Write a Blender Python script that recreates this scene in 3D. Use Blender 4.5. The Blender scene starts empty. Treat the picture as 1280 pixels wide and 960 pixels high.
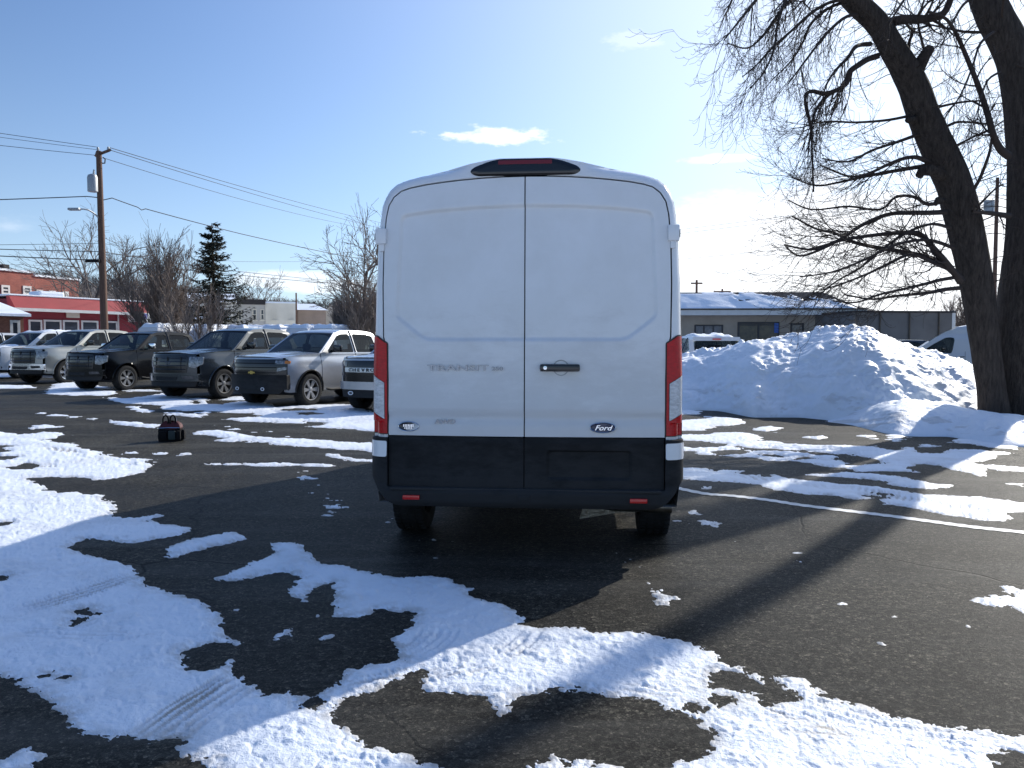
import bpy, bmesh, math, random
import numpy as np
from mathutils import Vector, Matrix
random.seed(7)
RNG = np.random.default_rng(7)
sc = bpy.context.scene
COL = sc.collection
R = math.radians
F, CX, CY, H0, CAMZ = 1000.0, 640.0, 480.0, 433.0, 1.4
PITCH = math.atan((CY - H0) / F)

def ray(u, v):
    dx, dy = (u - CX) / F, -(v - CY) / F
    c, s = math.cos(PITCH), math.sin(PITCH)
    return dx, c + s * dy, -s + c * dy          # x, y(forward), z
def P(u, v, Y):                                  # point at depth Y seen at pixel
    x, y, z = ray(u, v); k = Y / y
    return (x * k, Y, CAMZ + z * k)
def G(u, v):                                     # ground point seen at pixel
    x, y, z = ray(u, v); k = -CAMZ / z
    return (x * k, y * k)

# ------------------------------------------------------------------ numpy noise
def _hash(ix, iy, seed):
    h = (ix.astype(np.int64) * 374761393 + iy.astype(np.int64) * 668265263 + seed * 1442695041) & 0xffffffff
    h = ((h ^ (h >> 13)) * 1274126177) & 0xffffffff
    h = (h ^ (h >> 16)) & 0xffffffff
    return h / 4294967295.0
def vnoise(x, y, seed=0):
    ix, iy = np.floor(x), np.floor(y); fx, fy = x - ix, y - iy
    fx = fx * fx * (3 - 2 * fx); fy = fy * fy * (3 - 2 * fy)
    a, b = _hash(ix, iy, seed), _hash(ix + 1, iy, seed)
    c, d = _hash(ix, iy + 1, seed), _hash(ix + 1, iy + 1, seed)
    return (a * (1 - fx) + b * fx) * (1 - fy) + (c * (1 - fx) + d * fx) * fy * 1.0
def fbm(x, y, octv=4, seed=0, gain=.5):
    r, a, s, t = 0, 1.0, 1.0, 0
    for k in range(octv):
        ca, sa = math.cos(k * 1.1), math.sin(k * 1.1)
        r = r + a * (vnoise((x * ca - y * sa) * s + 17.3 * k, (x * sa + y * ca) * s - 9.1 * k, seed + k) - .5); t += a; a *= gain; s *= 2.03
    return r / t * 2

# ------------------------------------------------------------------ materials
MATS = {}
def nodes_of(m):
    m.use_nodes = True; nt = m.node_tree
    return nt, nt.nodes, nt.links
def pbr(name, col, rough=.5, metal=0., coat=0., vary=.0, vscale=8., bump=0., bscale=40., spec=.5, trans=0., emit=None, col2=None, bdist=.01, stretch=(1, 1, 1), detail=6):
    if name in MATS: return MATS[name]
    m = bpy.data.materials.new(name); nt, N, L = nodes_of(m)
    b = N['Principled BSDF']
    b.inputs['Base Color'].default_value = (*col, 1); b.inputs['Roughness'].default_value = rough
    b.inputs['Metallic'].default_value = metal; b.inputs['Coat Weight'].default_value = coat
    b.inputs['Coat Roughness'].default_value = .06
    b.inputs['Specular IOR Level'].default_value = spec
    b.inputs['Transmission Weight'].default_value = trans
    if emit: b.inputs['Emission Color'].default_value = (*emit[0], 1); b.inputs['Emission Strength'].default_value = emit[1]
    tc = N.new('ShaderNodeTexCoord'); mp = N.new('ShaderNodeMapping'); mp.inputs['Scale'].default_value = stretch
    L.new(tc.outputs['Object'], mp.inputs['Vector'])
    if vary > 0:
        n = N.new('ShaderNodeTexNoise'); n.inputs['Scale'].default_value = vscale; n.inputs['Detail'].default_value = detail
        n.inputs['Roughness'].default_value = .65
        L.new(mp.outputs[0], n.inputs['Vector'])
        r = N.new('ShaderNodeMapRange'); r.inputs['From Min'].default_value = .3; r.inputs['From Max'].default_value = .7
        L.new(n.outputs['Fac'], r.inputs['Value'])
        mx = N.new('ShaderNodeMix'); mx.data_type = 'RGBA'
        c2 = col2 if col2 else tuple(c * (1 - vary) for c in col)
        mx.inputs[6].default_value = (*col, 1); mx.inputs[7].default_value = (*c2, 1)
        L.new(r.outputs['Result'], mx.inputs[0]); L.new(mx.outputs[2], b.inputs['Base Color'])
    if bump > 0:
        n2 = N.new('ShaderNodeTexNoise'); n2.inputs['Scale'].default_value = bscale; n2.inputs['Detail'].default_value = 5
        L.new(mp.outputs[0], n2.inputs['Vector'])
        bp = N.new('ShaderNodeBump'); bp.inputs['Strength'].default_value = bump; bp.inputs['Distance'].default_value = bdist
        L.new(n2.outputs['Fac'], bp.inputs['Height']); L.new(bp.outputs[0], b.inputs['Normal'])
    MATS[name] = m
    return m

def glass(name, tint=(.5, .6, .6), mixf=.55, dark=(.01, .012, .014)):
    if name in MATS: return MATS[name]
    m = bpy.data.materials.new(name); nt, N, L = nodes_of(m)
    b = N['Principled BSDF']; b.inputs['Base Color'].default_value = (*dark, 1); b.inputs['Roughness'].default_value = .03
    b.inputs['Specular IOR Level'].default_value = .6
    t = N.new('ShaderNodeBsdfTransparent'); t.inputs[0].default_value = (*tint, 1)
    mx = N.new('ShaderNodeMixShader'); mx.inputs[0].default_value = mixf
    L.new(b.outputs[0], mx.inputs[1]); L.new(t.outputs[0], mx.inputs[2])
    L.new(mx.outputs[0], N['Material Output'].inputs[0]); MATS[name] = m
    return m

# ------------------------------------------------------------------ mesh builder
class MB:
    def __init__(s): s.v = []; s.f = []
    def add(s, vs, fs):
        o = len(s.v); s.v.extend([tuple(map(float, p)) for p in vs]); s.f.extend([tuple(int(i) + o for i in f) for f in fs]); return s
    def box(s, x0, x1, y0, y1, z0, z1, bev=0.):
        if bev <= 0:
            vs = [(x, y, z) for x in (x0, x1) for y in (y0, y1) for z in (z0, z1)]
            return s.add(vs, [(0, 1, 3, 2), (4, 6, 7, 5), (0, 4, 5, 1), (2, 3, 7, 6), (0, 2, 6, 4), (1, 5, 7, 3)])
        bm = bmesh.new(); bmesh.ops.create_cube(bm, size=1)
        for v in bm.verts: v.co = Vector(((x0 + x1) / 2 + v.co.x * (x1 - x0), (y0 + y1) / 2 + v.co.y * (y1 - y0), (z0 + z1) / 2 + v.co.z * (z1 - z0)))
        bmesh.ops.bevel(bm, geom=bm.edges[:], offset=bev, segments=2, affect='EDGES', profile=.6)
        bm.verts.index_update()
        s.add([v.co[:] for v in bm.verts], [[v.index for v in f.verts] for f in bm.faces]); bm.free(); return s
    def tube(s, pts, rad, n=8, cap=True):
        pts = [Vector(p) for p in pts]; m = len(pts)
        if not hasattr(rad, '__len__'): rad = [rad] * m
        o = len(s.v); t0 = None
        for i, p in enumerate(pts):
            t = (pts[min(i + 1, m - 1)] - pts[max(i - 1, 0)])
            if t.length < 1e-9: t = Vector((0, 0, 1))
            t.normalize()
            if t0 is None:
                ref = Vector((0, 0, 1)) if abs(t.z) < .9 else Vector((1, 0, 0)); a = t.cross(ref).normalized()
            else:
                a = (a - t * a.dot(t)).normalized()
            t0 = t; b = t.cross(a)
            for k in range(n):
                q = 2 * math.pi * k / n; c = p + (a * math.cos(q) + b * math.sin(q)) * rad[i]; s.v.append(c[:])
        for i in range(m - 1):
            for k in range(n):
                k2 = (k + 1) % n; s.f.append((o + i * n + k, o + i * n + k2, o + (i + 1) * n + k2, o + (i + 1) * n + k))
        if cap and n > 2: s.f.append(tuple(o + k for k in range(n))[::-1]); s.f.append(tuple(o + (m - 1) * n + k for k in range(n)))
        return s
    def lathe(s, prof, n=32, axis='x', c=(0, 0, 0)):     # prof: (r, h)
        o = len(s.v); m = len(prof)
        for r, h in prof:
            for k in range(n):
                q = 2 * math.pi * k / n; a, b = r * math.cos(q), r * math.sin(q)
                p = (h, a, b) if axis == 'x' else ((a, h, b) if axis == 'y' else (a, b, h))
                s.v.append((p[0] + c[0], p[1] + c[1], p[2] + c[2]))
        for i in range(m - 1):
            for k in range(n):
                k2 = (k + 1) % n; s.f.append((o + i * n + k, o + i * n + k2, o + (i + 1) * n + k2, o + (i + 1) * n + k))
        return s
    def grid(s, fn, a, b):                                # a, b: 1-D param arrays; fn(a,b)->xyz
        o = len(s.v); na, nb = len(a), len(b)
        for x in a:
            for y in b: s.v.append(tuple(map(float, fn(x, y))))
        for i in range(na - 1):
            for j in range(nb - 1):
                s.f.append((o + i * nb + j, o + (i + 1) * nb + j, o + (i + 1) * nb + j + 1, o + i * nb + j + 1))
        return s
    def prism(s, poly, fn0, fn1):                         # poly (a,b) list mapped by two embeddings
        n = len(poly); vs = [fn0(*p) for p in poly] + [fn1(*p) for p in poly]
        return s.add(vs, [tuple(range(n)), tuple(range(2 * n - 1, n - 1, -1))] + [(i, i + n, (i + 1) % n + n, (i + 1) % n) for i in range(n)])
    def sheet(s, bbox, res, sdf, emb, rim=None):
        a0, a1, b0, b1 = bbox; pad = res * 1.5
        na, nb = int((a1 - a0 + 2 * pad) / res) + 2, int((b1 - b0 + 2 * pad) / res) + 2
        A, B = np.meshgrid(np.linspace(a0 - pad, a1 + pad, na), np.linspace(b0 - pad, b1 + pad, nb), indexing='ij')
        D = sdf(A, B)
        for _ in range(3):
            e = res * .25; D2 = sdf(A, B)
            ga = (sdf(A + e, B) - sdf(A - e, B)) / (2 * e); gb = (sdf(A, B + e) - sdf(A, B - e)) / (2 * e)
            gl = np.maximum(np.hypot(ga, gb), .3)**2
            m = (D > 0)
            A = np.where(m, A - D2 * ga / gl, A); B = np.where(m, B - D2 * gb / gl, B)
        X, Y, Z = emb(A, B); ins = D < 0
        X = X + 0 * A; Y = Y + 0 * A; Z = Z + 0 * A
        cell = ins[:-1, :-1] | ins[1:, :-1] | ins[:-1, 1:] | ins[1:, 1:]
        use = np.zeros(D.shape, bool)
        for da in (0, 1):
            for db in (0, 1): use[da:na - 1 + da, db:nb - 1 + db] |= cell
        idx = -np.ones(D.shape, int); idx[use] = np.arange(use.sum())
        o = len(s.v); s.v.extend(map(tuple, np.stack([X[use], Y[use], Z[use]], 1).tolist()))
        I, J = np.nonzero(cell)
        q = np.stack([idx[I, J], idx[I + 1, J], idx[I + 1, J + 1], idx[I, J + 1]], 1)
        s.f.extend([tuple(r) for r in (q + o).tolist()])
        if rim is not None:
            ed = {}
            for f in q.tolist():
                for k in range(4):
                    e = (f[k], f[(k + 1) % 4]); key = (min(e), max(e)); ed[key] = None if key in ed else e
            bnd = [e for e in ed.values() if e]; new = {}
            for e in bnd:
                for w in e:
                    if w not in new:
                        new[w] = len(s.v); p = s.v[o + w]; s.v.append((p[0] + rim[0], p[1] + rim[1], p[2] + rim[2]))
            for a, b in bnd: s.f.append((o + b, o + a, new[a], new[b]))
        return s
    def xf(s, M):
        s.v = [(M @ Vector(p))[:] for p in s.v]; return s
    def mir(s):                                           # mirrored copy in x
        o = len(s.v); s.v += [(-x, y, z) for x, y, z in s.v[:o]]; s.f += [tuple(i + o for i in f)[::-1] for f in s.f[:]]; return s

def obj(name, mb, mat=None, parent=None, smooth=True, angle=35, recalc=True, loc=None, rotz=None):
    me = bpy.data.meshes.new(name); me.from_pydata(mb.v, [], mb.f)
    if recalc:
        bm = bmesh.new(); bm.from_mesh(me)
        bmesh.ops.remove_doubles(bm, verts=bm.verts, dist=1e-5)
        bmesh.ops.recalc_face_normals(bm, faces=bm.faces)
        if smooth:
            for f in bm.faces: f.smooth = True
            for e in bm.edges:
                if len(e.link_faces) == 2 and e.calc_face_angle(0) > R(angle): e.smooth = False
        bm.to_mesh(me); bm.free()
    elif smooth:
        me.polygons.foreach_set('use_smooth', [True] * len(me.polygons))
    me.update()
    o = bpy.data.objects.new(name, me); COL.objects.link(o)
    if mat: me.materials.append(mat)
    if parent: o.parent = parent
    if loc: o.location = loc
    if rotz is not None: o.rotation_euler = (0, 0, rotz)
    return o
def tag(o, label=None, cat=None, group=None, kind=None):
    if label: o['label'] = label
    if cat: o['category'] = cat
    if group: o['group'] = group
    if kind: o['kind'] = kind
    return o
def thing(name, label, cat, loc=(0, 0, 0), rotz=0, group=None, scale=1):
    o = bpy.data.objects.new(name, None); COL.objects.link(o); o.location = loc; o.rotation_euler = (0, 0, rotz); o.scale = (scale,) * 3
    o.empty_display_size = .2
    return tag(o, label, cat, group)
def kids(o): return [c for c in bpy.data.objects if c.parent == o]
def copy_tree(o, parent=None):
    c = o.copy(); COL.objects.link(c); c.parent = parent
    for ch in kids(o): copy_tree(ch, c)
    return c

def text_mb(txt, size, ext=.002, shear=0., sx=1., bold=0.):
    cu = bpy.data.curves.new('txt', 'FONT'); cu.body = txt; cu.size = size; cu.extrude = ext; cu.shear = shear; cu.align_x = 'CENTER'; cu.align_y = 'CENTER'
    cu.offset = bold; cu.resolution_u = 3
    t = bpy.data.objects.new('txt', cu); COL.objects.link(t)
    dg = bpy.context.evaluated_depsgraph_get(); me = bpy.data.meshes.new_from_object(t.evaluated_get(dg))
    mb = MB(); mb.add([(v.co.x * sx, v.co.y, v.co.z) for v in me.vertices], [p.vertices[:] for p in me.polygons])
    bpy.data.objects.remove(t); bpy.data.curves.remove(cu); bpy.data.meshes.remove(me)
    return mb

# ------------------------------------------------------------------ sdf helpers
def sd_poly(poly, A, B):
    poly = np.asarray(poly, float); n = len(poly); d = np.full(A.shape, 1e18); ins = np.zeros(A.shape, bool)
    for i in range(n):
        x0, y0 = poly[i]; x1, y1 = poly[(i + 1) % n]; ex, ey = x1 - x0, y1 - y0
        wx, wy = A - x0, B - y0; t = np.clip((wx * ex + wy * ey) / (ex * ex + ey * ey + 1e-18), 0, 1)
        d = np.minimum(d, (wx - ex * t)**2 + (wy - ey * t)**2)
        if y0 != y1:
            c = ((y0 > B) != (y1 > B)) & (A < (x1 - x0) * (B - y0) / (y1 - y0) + x0); ins ^= c
    d = np.sqrt(d); return np.where(ins, -d, d)
def sd_circ(c, r, A, B): return np.hypot(A - c[0], B - c[1]) - r
def sd_rbox(c, h, r, A, B):
    qx, qy = np.abs(A - c[0]) - h[0] + r, np.abs(B - c[1]) - h[1] + r
    return np.hypot(np.maximum(qx, 0), np.maximum(qy, 0)) + np.minimum(np.maximum(qx, qy), 0) - r
def rpoly(poly, r, A, B):                                # rounded polygon (shrunk then grown)
    return sd_poly_in(poly, r, A, B)
def sd_poly_in(poly, r, A, B):
    pts = round_poly(poly, r); return sd_poly(pts, A, B)
def round_poly(poly, r, k=5):
    out = []; n = len(poly)
    for i in range(n):
        p0, p1, p2 = Vector(poly[i - 1]), Vector(poly[i]), Vector(poly[(i + 1) % n])
        a, b = (p0 - p1), (p2 - p1); ra = min(r, a.length * .45); rb = min(r, b.length * .45)
        a = p1 + a.normalized() * ra; b = p1 + b.normalized() * rb
        for j in range(k + 1):
            t = j / k; q = a * (1 - t)**2 + p1 * 2 * t * (1 - t) + b * t * t; out.append((q.x, q.y))
    return out
def curve_pts(pts, sub=6):                               # Catmull-Rom through n-D points
    pts = [np.array(p, float) for p in pts]; out = []
    for i in range(len(pts) - 1):
        p0, p1, p2, p3 = pts[max(i - 1, 0)], pts[i], pts[i + 1], pts[min(i + 2, len(pts) - 1)]
        for j in range(sub):
            t = j / sub; out.append(.5 * ((2 * p1) + (-p0 + p2) * t + (2 * p0 - 5 * p1 + 4 * p2 - p3) * t * t + (-p0 + 3 * p1 - 3 * p2 + p3) * t**3))
    out.append(pts[-1]); return out
# ------------------------------------------------------------------ camera, world, sun
cam = bpy.data.cameras.new('camera'); co = bpy.data.objects.new('camera', cam); COL.objects.link(co)
cam.sensor_width = 36; cam.lens = F / 1280 * 36; cam.clip_start = .05; cam.clip_end = 3000
co.location = (0, 0, CAMZ); co.rotation_euler = (math.pi / 2 - PITCH, 0, 0); sc.camera = co
SUN_AZ, SUN_EL = R(41), R(28)
sd = Vector((math.sin(SUN_AZ) * math.cos(SUN_EL), math.cos(SUN_AZ) * math.cos(SUN_EL), math.sin(SUN_EL)))
sl = bpy.data.lights.new('sun', 'SUN'); so = bpy.data.objects.new('sun', sl); COL.objects.link(so)
sl.energy = 5.0; sl.angle = R(.55); sl.color = (1, .95, .86); so.rotation_euler = sd.to_track_quat('Z', 'Y').to_euler(); so.location = (20, 20, 20)
w = bpy.data.worlds.new('World'); sc.world = w; w.use_nodes = True; NT = w.node_tree; N, L = NT.nodes, NT.links
bg = N['Background']; bg.inputs['Strength'].default_value = .12
sky = N.new('ShaderNodeTexSky'); sky.sky_type = 'NISHITA'; sky.sun_disc = False; sky.sun_elevation = SUN_EL; sky.sun_rotation = SUN_AZ
sky.air_density = 1.0; sky.dust_density = .55; sky.ozone_density = 1.6; sky.altitude = 100
tc = N.new('ShaderNodeTexCoord'); sp = N.new('ShaderNodeSeparateXYZ'); L.new(tc.outputs['Generated'], sp.inputs[0])
def M(op, a, b=None, c=None):
    n = N.new('ShaderNodeMath'); n.operation = op
    for i, x in enumerate((a, b, c)):
        if x is None: continue
        if isinstance(x, (int, float)): n.inputs[i].default_value = x
        else: L.new(x, n.inputs[i])
    return n.outputs[0]
az = M('ARCTAN2', sp.outputs[0], sp.outputs[1]); el = M('ARCSINE', sp.outputs[2])
def cloud(u, v, ru, rv, amt, nscale, seed, thr=.42):
    x, y, z = ray(u, v); a0 = math.atan2(x, y); e0 = math.atan2(z, math.hypot(x, y))
    da = M('DIVIDE', M('SUBTRACT', az, a0), ru / F); de = M('DIVIDE', M('SUBTRACT', el, e0), rv / F)
    d = M('SQRT', M('ADD', M('MULTIPLY', da, da), M('MULTIPLY', de, de)))
    cb = N.new('ShaderNodeCombineXYZ'); L.new(M('MULTIPLY', az, nscale), cb.inputs[0]); L.new(M('MULTIPLY', el, nscale * 2.6), cb.inputs[1]); cb.inputs[2].default_value = seed
    nz = N.new('ShaderNodeTexNoise'); nz.inputs['Scale'].default_value = 1; nz.inputs['Detail'].default_value = 7; nz.inputs['Roughness'].default_value = .6
    L.new(cb.outputs[0], nz.inputs['Vector'])
    v_ = M('SUBTRACT', M('MULTIPLY', nz.outputs['Fac'], 1.5), M('ADD', M('MULTIPLY', d, .62), thr - .36))
    r = N.new('ShaderNodeMapRange'); r.interpolation_type = 'SMOOTHSTEP'; r.inputs['From Min'].default_value = 0; r.inputs['From Max'].default_value = .35
    L.new(v_, r.inputs['Value']); return M('MULTIPLY', r.outputs['Result'], amt)
cl = cloud(618, 171, 78, 10, .62, 30, 1.3)
for a in ((370, 352, 90, 13, .5, 10, 4.), (900, 199, 45, 6, .45, 30, 7.), (1010, 290, 170, 60, .75, 9, 2.), (790, 50, 36, 12, .2, 30, 9.),
          (1080, 340, 380, 90, .85, 6, 11.), (300, 395, 500, 14, .2, 8, 13.), (-500, 300, 300, 60, .3, 6, 5.), (2600, 300, 800, 90, .5, 5, 6.)):
    cl = M('MAXIMUM', cl, cloud(*a))
dt = N.new('ShaderNodeVectorMath'); dt.operation = 'DOT_PRODUCT'; L.new(tc.outputs['Generated'], dt.inputs[0]); dt.inputs[1].default_value = sd[:]
gain = M('ADD', M('MAXIMUM', M('ADD', M('MULTIPLY', dt.outputs['Value'], .52), .55), .62), M('MULTIPLY', M('MAXIMUM', M('SUBTRACT', sp.outputs[2], .45), 0), 1.3))
tn = N.new('ShaderNodeVectorMath'); tn.operation = 'MULTIPLY'; L.new(sky.outputs[0], tn.inputs[0]); tn.inputs[1].default_value = (.88, 1.12, 1.48)
tg = N.new('ShaderNodeVectorMath'); tg.operation = 'SCALE'; L.new(tn.outputs[0], tg.inputs[0]); L.new(gain, tg.inputs[3])
hz = M('POWER', 2.718, M('MULTIPLY', M('MAXIMUM', el, 0), -7.5)); hz = M('MULTIPLY', hz, .85)
hm = N.new('ShaderNodeMix'); hm.data_type = 'RGBA'; L.new(hz, hm.inputs[0]); L.new(tg.outputs[0], hm.inputs[6]); hm.inputs[7].default_value = (6.2, 7.9, 9.6, 1)
au = M('MULTIPLY', M('POWER', M('MAXIMUM', dt.outputs['Value'], 0), 5.5), .9)
am = N.new('ShaderNodeMix'); am.data_type = 'RGBA'; L.new(au, am.inputs[0]); L.new(hm.outputs[2], am.inputs[6]); am.inputs[7].default_value = (9.0, 9.6, 10.2, 1); hm = am
mx = N.new('ShaderNodeMix'); mx.data_type = 'RGBA'; L.new(cl, mx.inputs[0]); L.new(hm.outputs[2], mx.inputs[6]); mx.inputs[7].default_value = (11., 11., 11.2, 1)
L.new(mx.outputs[2], bg.inputs['Color'])
sc.view_settings.view_transform = 'Standard'; sc.view_settings.look = 'None'; sc.view_settings.gamma = 1; sc.view_settings.exposure = .1
sc.render.engine = 'CYCLES'; sc.cycles.use_denoising = True; sc.cycles.max_bounces = 6; sc.cycles.transparent_max_bounces = 12
sc.cycles.sample_clamp_indirect = 6
# ------------------------------------------------------------------ asphalt ground
def asphalt():
    m = bpy.data.materials.new('asphalt'); nt, N, L = nodes_of(m); b = N['Principled BSDF']
    tc = N.new('ShaderNodeTexCoord')
    def noise(sc_, det=6, ro=.6, v=None):
        n = N.new('ShaderNodeTexNoise'); n.inputs['Scale'].default_value = sc_; n.inputs['Detail'].default_value = det; n.inputs['Roughness'].default_value = ro
        L.new(v or tc.outputs['Object'], n.inputs['Vector']); return n.outputs['Fac']
    def ramp(f, stops):
        r = N.new('ShaderNodeValToRGB'); e = r.color_ramp.elements
        while len(e) < len(stops): e.new(.5)
        for i, (p, c) in enumerate(stops): e[i].position = p; e[i].color = (*c, 1)
        L.new(f, r.inputs[0]); return r.outputs[0]
    def mix(t, f, a, b_):
        x = N.new('ShaderNodeMix'); x.data_type = 'RGBA'; x.blend_type = t
        if isinstance(f, float): x.inputs[0].default_value = f
        else: L.new(f, x.inputs[0])
        for k, q in ((6, a), (7, b_)):
            if isinstance(q, tuple): x.inputs[k].default_value = (*q, 1)
            else: L.new(q, x.inputs[k])
        return x.outputs[2]
    big = noise(.22, 7, .62); mid = noise(1.7, 6, .65)
    base = ramp(big, [(.34, (.024, .024, .023)), (.5, (.044, .042, .037)), (.68, (.074, .070, .059))])
    m2 = ramp(mid, [(.3, (.68, .68, .68)), (.7, (1.2, 1.2, 1.2))]); base = mix('MULTIPLY', 1., base, m2)
    vo = N.new('ShaderNodeTexVoronoi'); vo.inputs['Scale'].default_value = 150; L.new(tc.outputs['Object'], vo.inputs['Vector'])
    sep = N.new('ShaderNodeSeparateColor'); L.new(vo.outputs['Color'], sep.inputs[0])
    ag = ramp(sep.outputs[0], [(.0, (.42, .42, .42)), (.5, (.85, .85, .84)), (.86, (1.3, 1.27, 1.2)), (1., (3.2, 3.0, 2.8))]); base = mix('MULTIPLY', .95, base, ag)
    v2 = N.new('ShaderNodeTexVoronoi'); v2.inputs['Scale'].default_value = 52; L.new(tc.outputs['Object'], v2.inputs['Vector']); s2 = N.new('ShaderNodeSeparateColor'); L.new(v2.outputs['Color'], s2.inputs[0])
    base = mix('MULTIPLY', 1., base, ramp(s2.outputs[0], [(.0, (.45, .45, .45)), (.45, (.85, .85, .85)), (.8, (1.25, 1.25, 1.2)), (1., (2.1, 2.05, 1.9))]))
    # streaks of dried salt drawn out along the aisle
    mp = N.new('ShaderNodeMapping'); mp.inputs['Scale'].default_value = (.16, 1.4, 1); mp.inputs['Rotation'].default_value = (0, 0, R(20)); L.new(tc.outputs['Object'], mp.inputs[0])
    st = ramp(noise(1., 7, .7, mp.outputs[0]), [(.50, (0, 0, 0)), (.72, (1, 1, 1))]); sa = N.new('ShaderNodeMath'); sa.operation = 'MULTIPLY'; sa.inputs[1].default_value = .5; L.new(st, sa.inputs[0])
    base = mix('MIX', sa.outputs[0], base, (.13, .125, .11))
    # cracks
    wn = N.new('ShaderNodeTexNoise'); wn.inputs['Scale'].default_value = 1.2; wn.inputs['Detail'].default_value = 5; L.new(tc.outputs['Object'], wn.inputs['Vector'])
    wv = N.new('ShaderNodeVectorMath'); wv.operation = 'SCALE'; wv.inputs[3].default_value = .55; L.new(wn.outputs['Color'], wv.inputs[0])
    ad = N.new('ShaderNodeVectorMath'); L.new(tc.outputs['Object'], ad.inputs[0]); L.new(wv.outputs[0], ad.inputs[1])
    vc = N.new('ShaderNodeTexVoronoi'); vc.feature = 'DISTANCE_TO_EDGE'; vc.inputs['Scale'].default_value = .3; L.new(ad.outputs[0], vc.inputs['Vector'])
    crk = ramp(vc.outputs['Distance'], [(0., (1, 1, 1)), (.0035, (0, 0, 0))])
    gate = ramp(noise(.5, 3), [(.46, (0, 0, 0)), (.56, (1, 1, 1))]); cg = mix('MULTIPLY', 1., crk, gate)
    base = mix('MIX', cg, base, (.012, .012, .012))
    L.new(base, b.inputs['Base Color'])
    rr = ramp(big, [(.32, (.38,) * 3), (.55, (.55,) * 3)]); L.new(rr, b.inputs['Roughness']); b.inputs['Specular IOR Level'].default_value = .05
    bp = N.new('ShaderNodeBump'); bp.inputs['Strength'].default_value = .75; bp.inputs['Distance'].default_value = .012
    h = N.new('ShaderNodeMath'); h.operation = 'ADD'; L.new(sep.outputs[1], h.inputs[0]); L.new(noise(260, 2), h.inputs[1]); L.new(h.outputs[0], bp.inputs['Height'])
    bp2 = N.new('ShaderNodeBump'); bp2.invert = True; bp2.inputs['Strength'].default_value = .8; bp2.inputs['Distance'].default_value = .01; L.new(cg, bp2.inputs['Height']); L.new(bp.outputs[0], bp2.inputs['Normal'])
    L.new(bp2.outputs[0], b.inputs['Normal'])
    return m
g = MB().grid(lambda a, b: (a, b, 0), np.array([-900, -200, -60, 0, 60, 200, 900]), np.array([-300, -60, 0, 40, 120, 400, 1500]))
tag(obj('ground', g, asphalt(), smooth=False), kind='structure')

# ------------------------------------------------------------------ snow material
def snow_mat(name, dirt=.25, tint=(.84, .88, .93)):
    m = bpy.data.materials.new(name); nt, N, L = nodes_of(m); b = N['Principled BSDF']
    tc = N.new('ShaderNodeTexCoord')
    n = N.new('ShaderNodeTexNoise'); n.inputs['Scale'].default_value = 1.3; n.inputs['Detail'].default_value = 9; n.inputs['Roughness'].default_value = .7; L.new(tc.outputs['Object'], n.inputs['Vector'])
    r = N.new('ShaderNodeMapRange'); r.inputs['From Min'].default_value = .5; r.inputs['From Max'].default_value = .78; r.inputs['To Max'].default_value = dirt; L.new(n.outputs['Fac'], r.inputs['Value'])
    at = N.new('ShaderNodeAttribute'); at.attribute_name = 'slush'
    ad = N.new('ShaderNodeMath'); ad.operation = 'ADD'; ad.use_clamp = True; L.new(r.outputs[0], ad.inputs[0]); L.new(at.outputs['Fac'], ad.inputs[1])
    mx = N.new('ShaderNodeMix'); mx.data_type = 'RGBA'; mx.inputs[6].default_value = (*tint, 1); mx.inputs[7].default_value = (.36, .33, .29, 1); L.new(ad.outputs[0], mx.inputs[0])
    L.new(mx.outputs[2], b.inputs['Base Color']); b.inputs['Roughness'].default_value = .5; b.inputs['Specular IOR Level'].default_value = .35
    prev = None
    for s_, d_, st in ((11, .03, .5), (55, .010, .6), (220, .003, .6)):
        n = N.new('ShaderNodeTexNoise'); n.inputs['Scale'].default_value = s_; n.inputs['Detail'].default_value = 4; L.new(tc.outputs['Object'], n.inputs['Vector'])
        bp = N.new('ShaderNodeBump'); bp.inputs['Strength'].default_value = st; bp.inputs['Distance'].default_value = d_; L.new(n.outputs['Fac'], bp.inputs['Height'])
        if prev: L.new(prev, bp.inputs['Normal'])
        prev = bp.outputs[0]
    L.new(prev, b.inputs['Normal']); MATS[name] = m; return m
SNOW = snow_mat('trodden_snow', .42); SNOW2 = snow_mat('heaped_snow', .10); SNOWC = snow_mat('clean_snow', 0)

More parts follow.
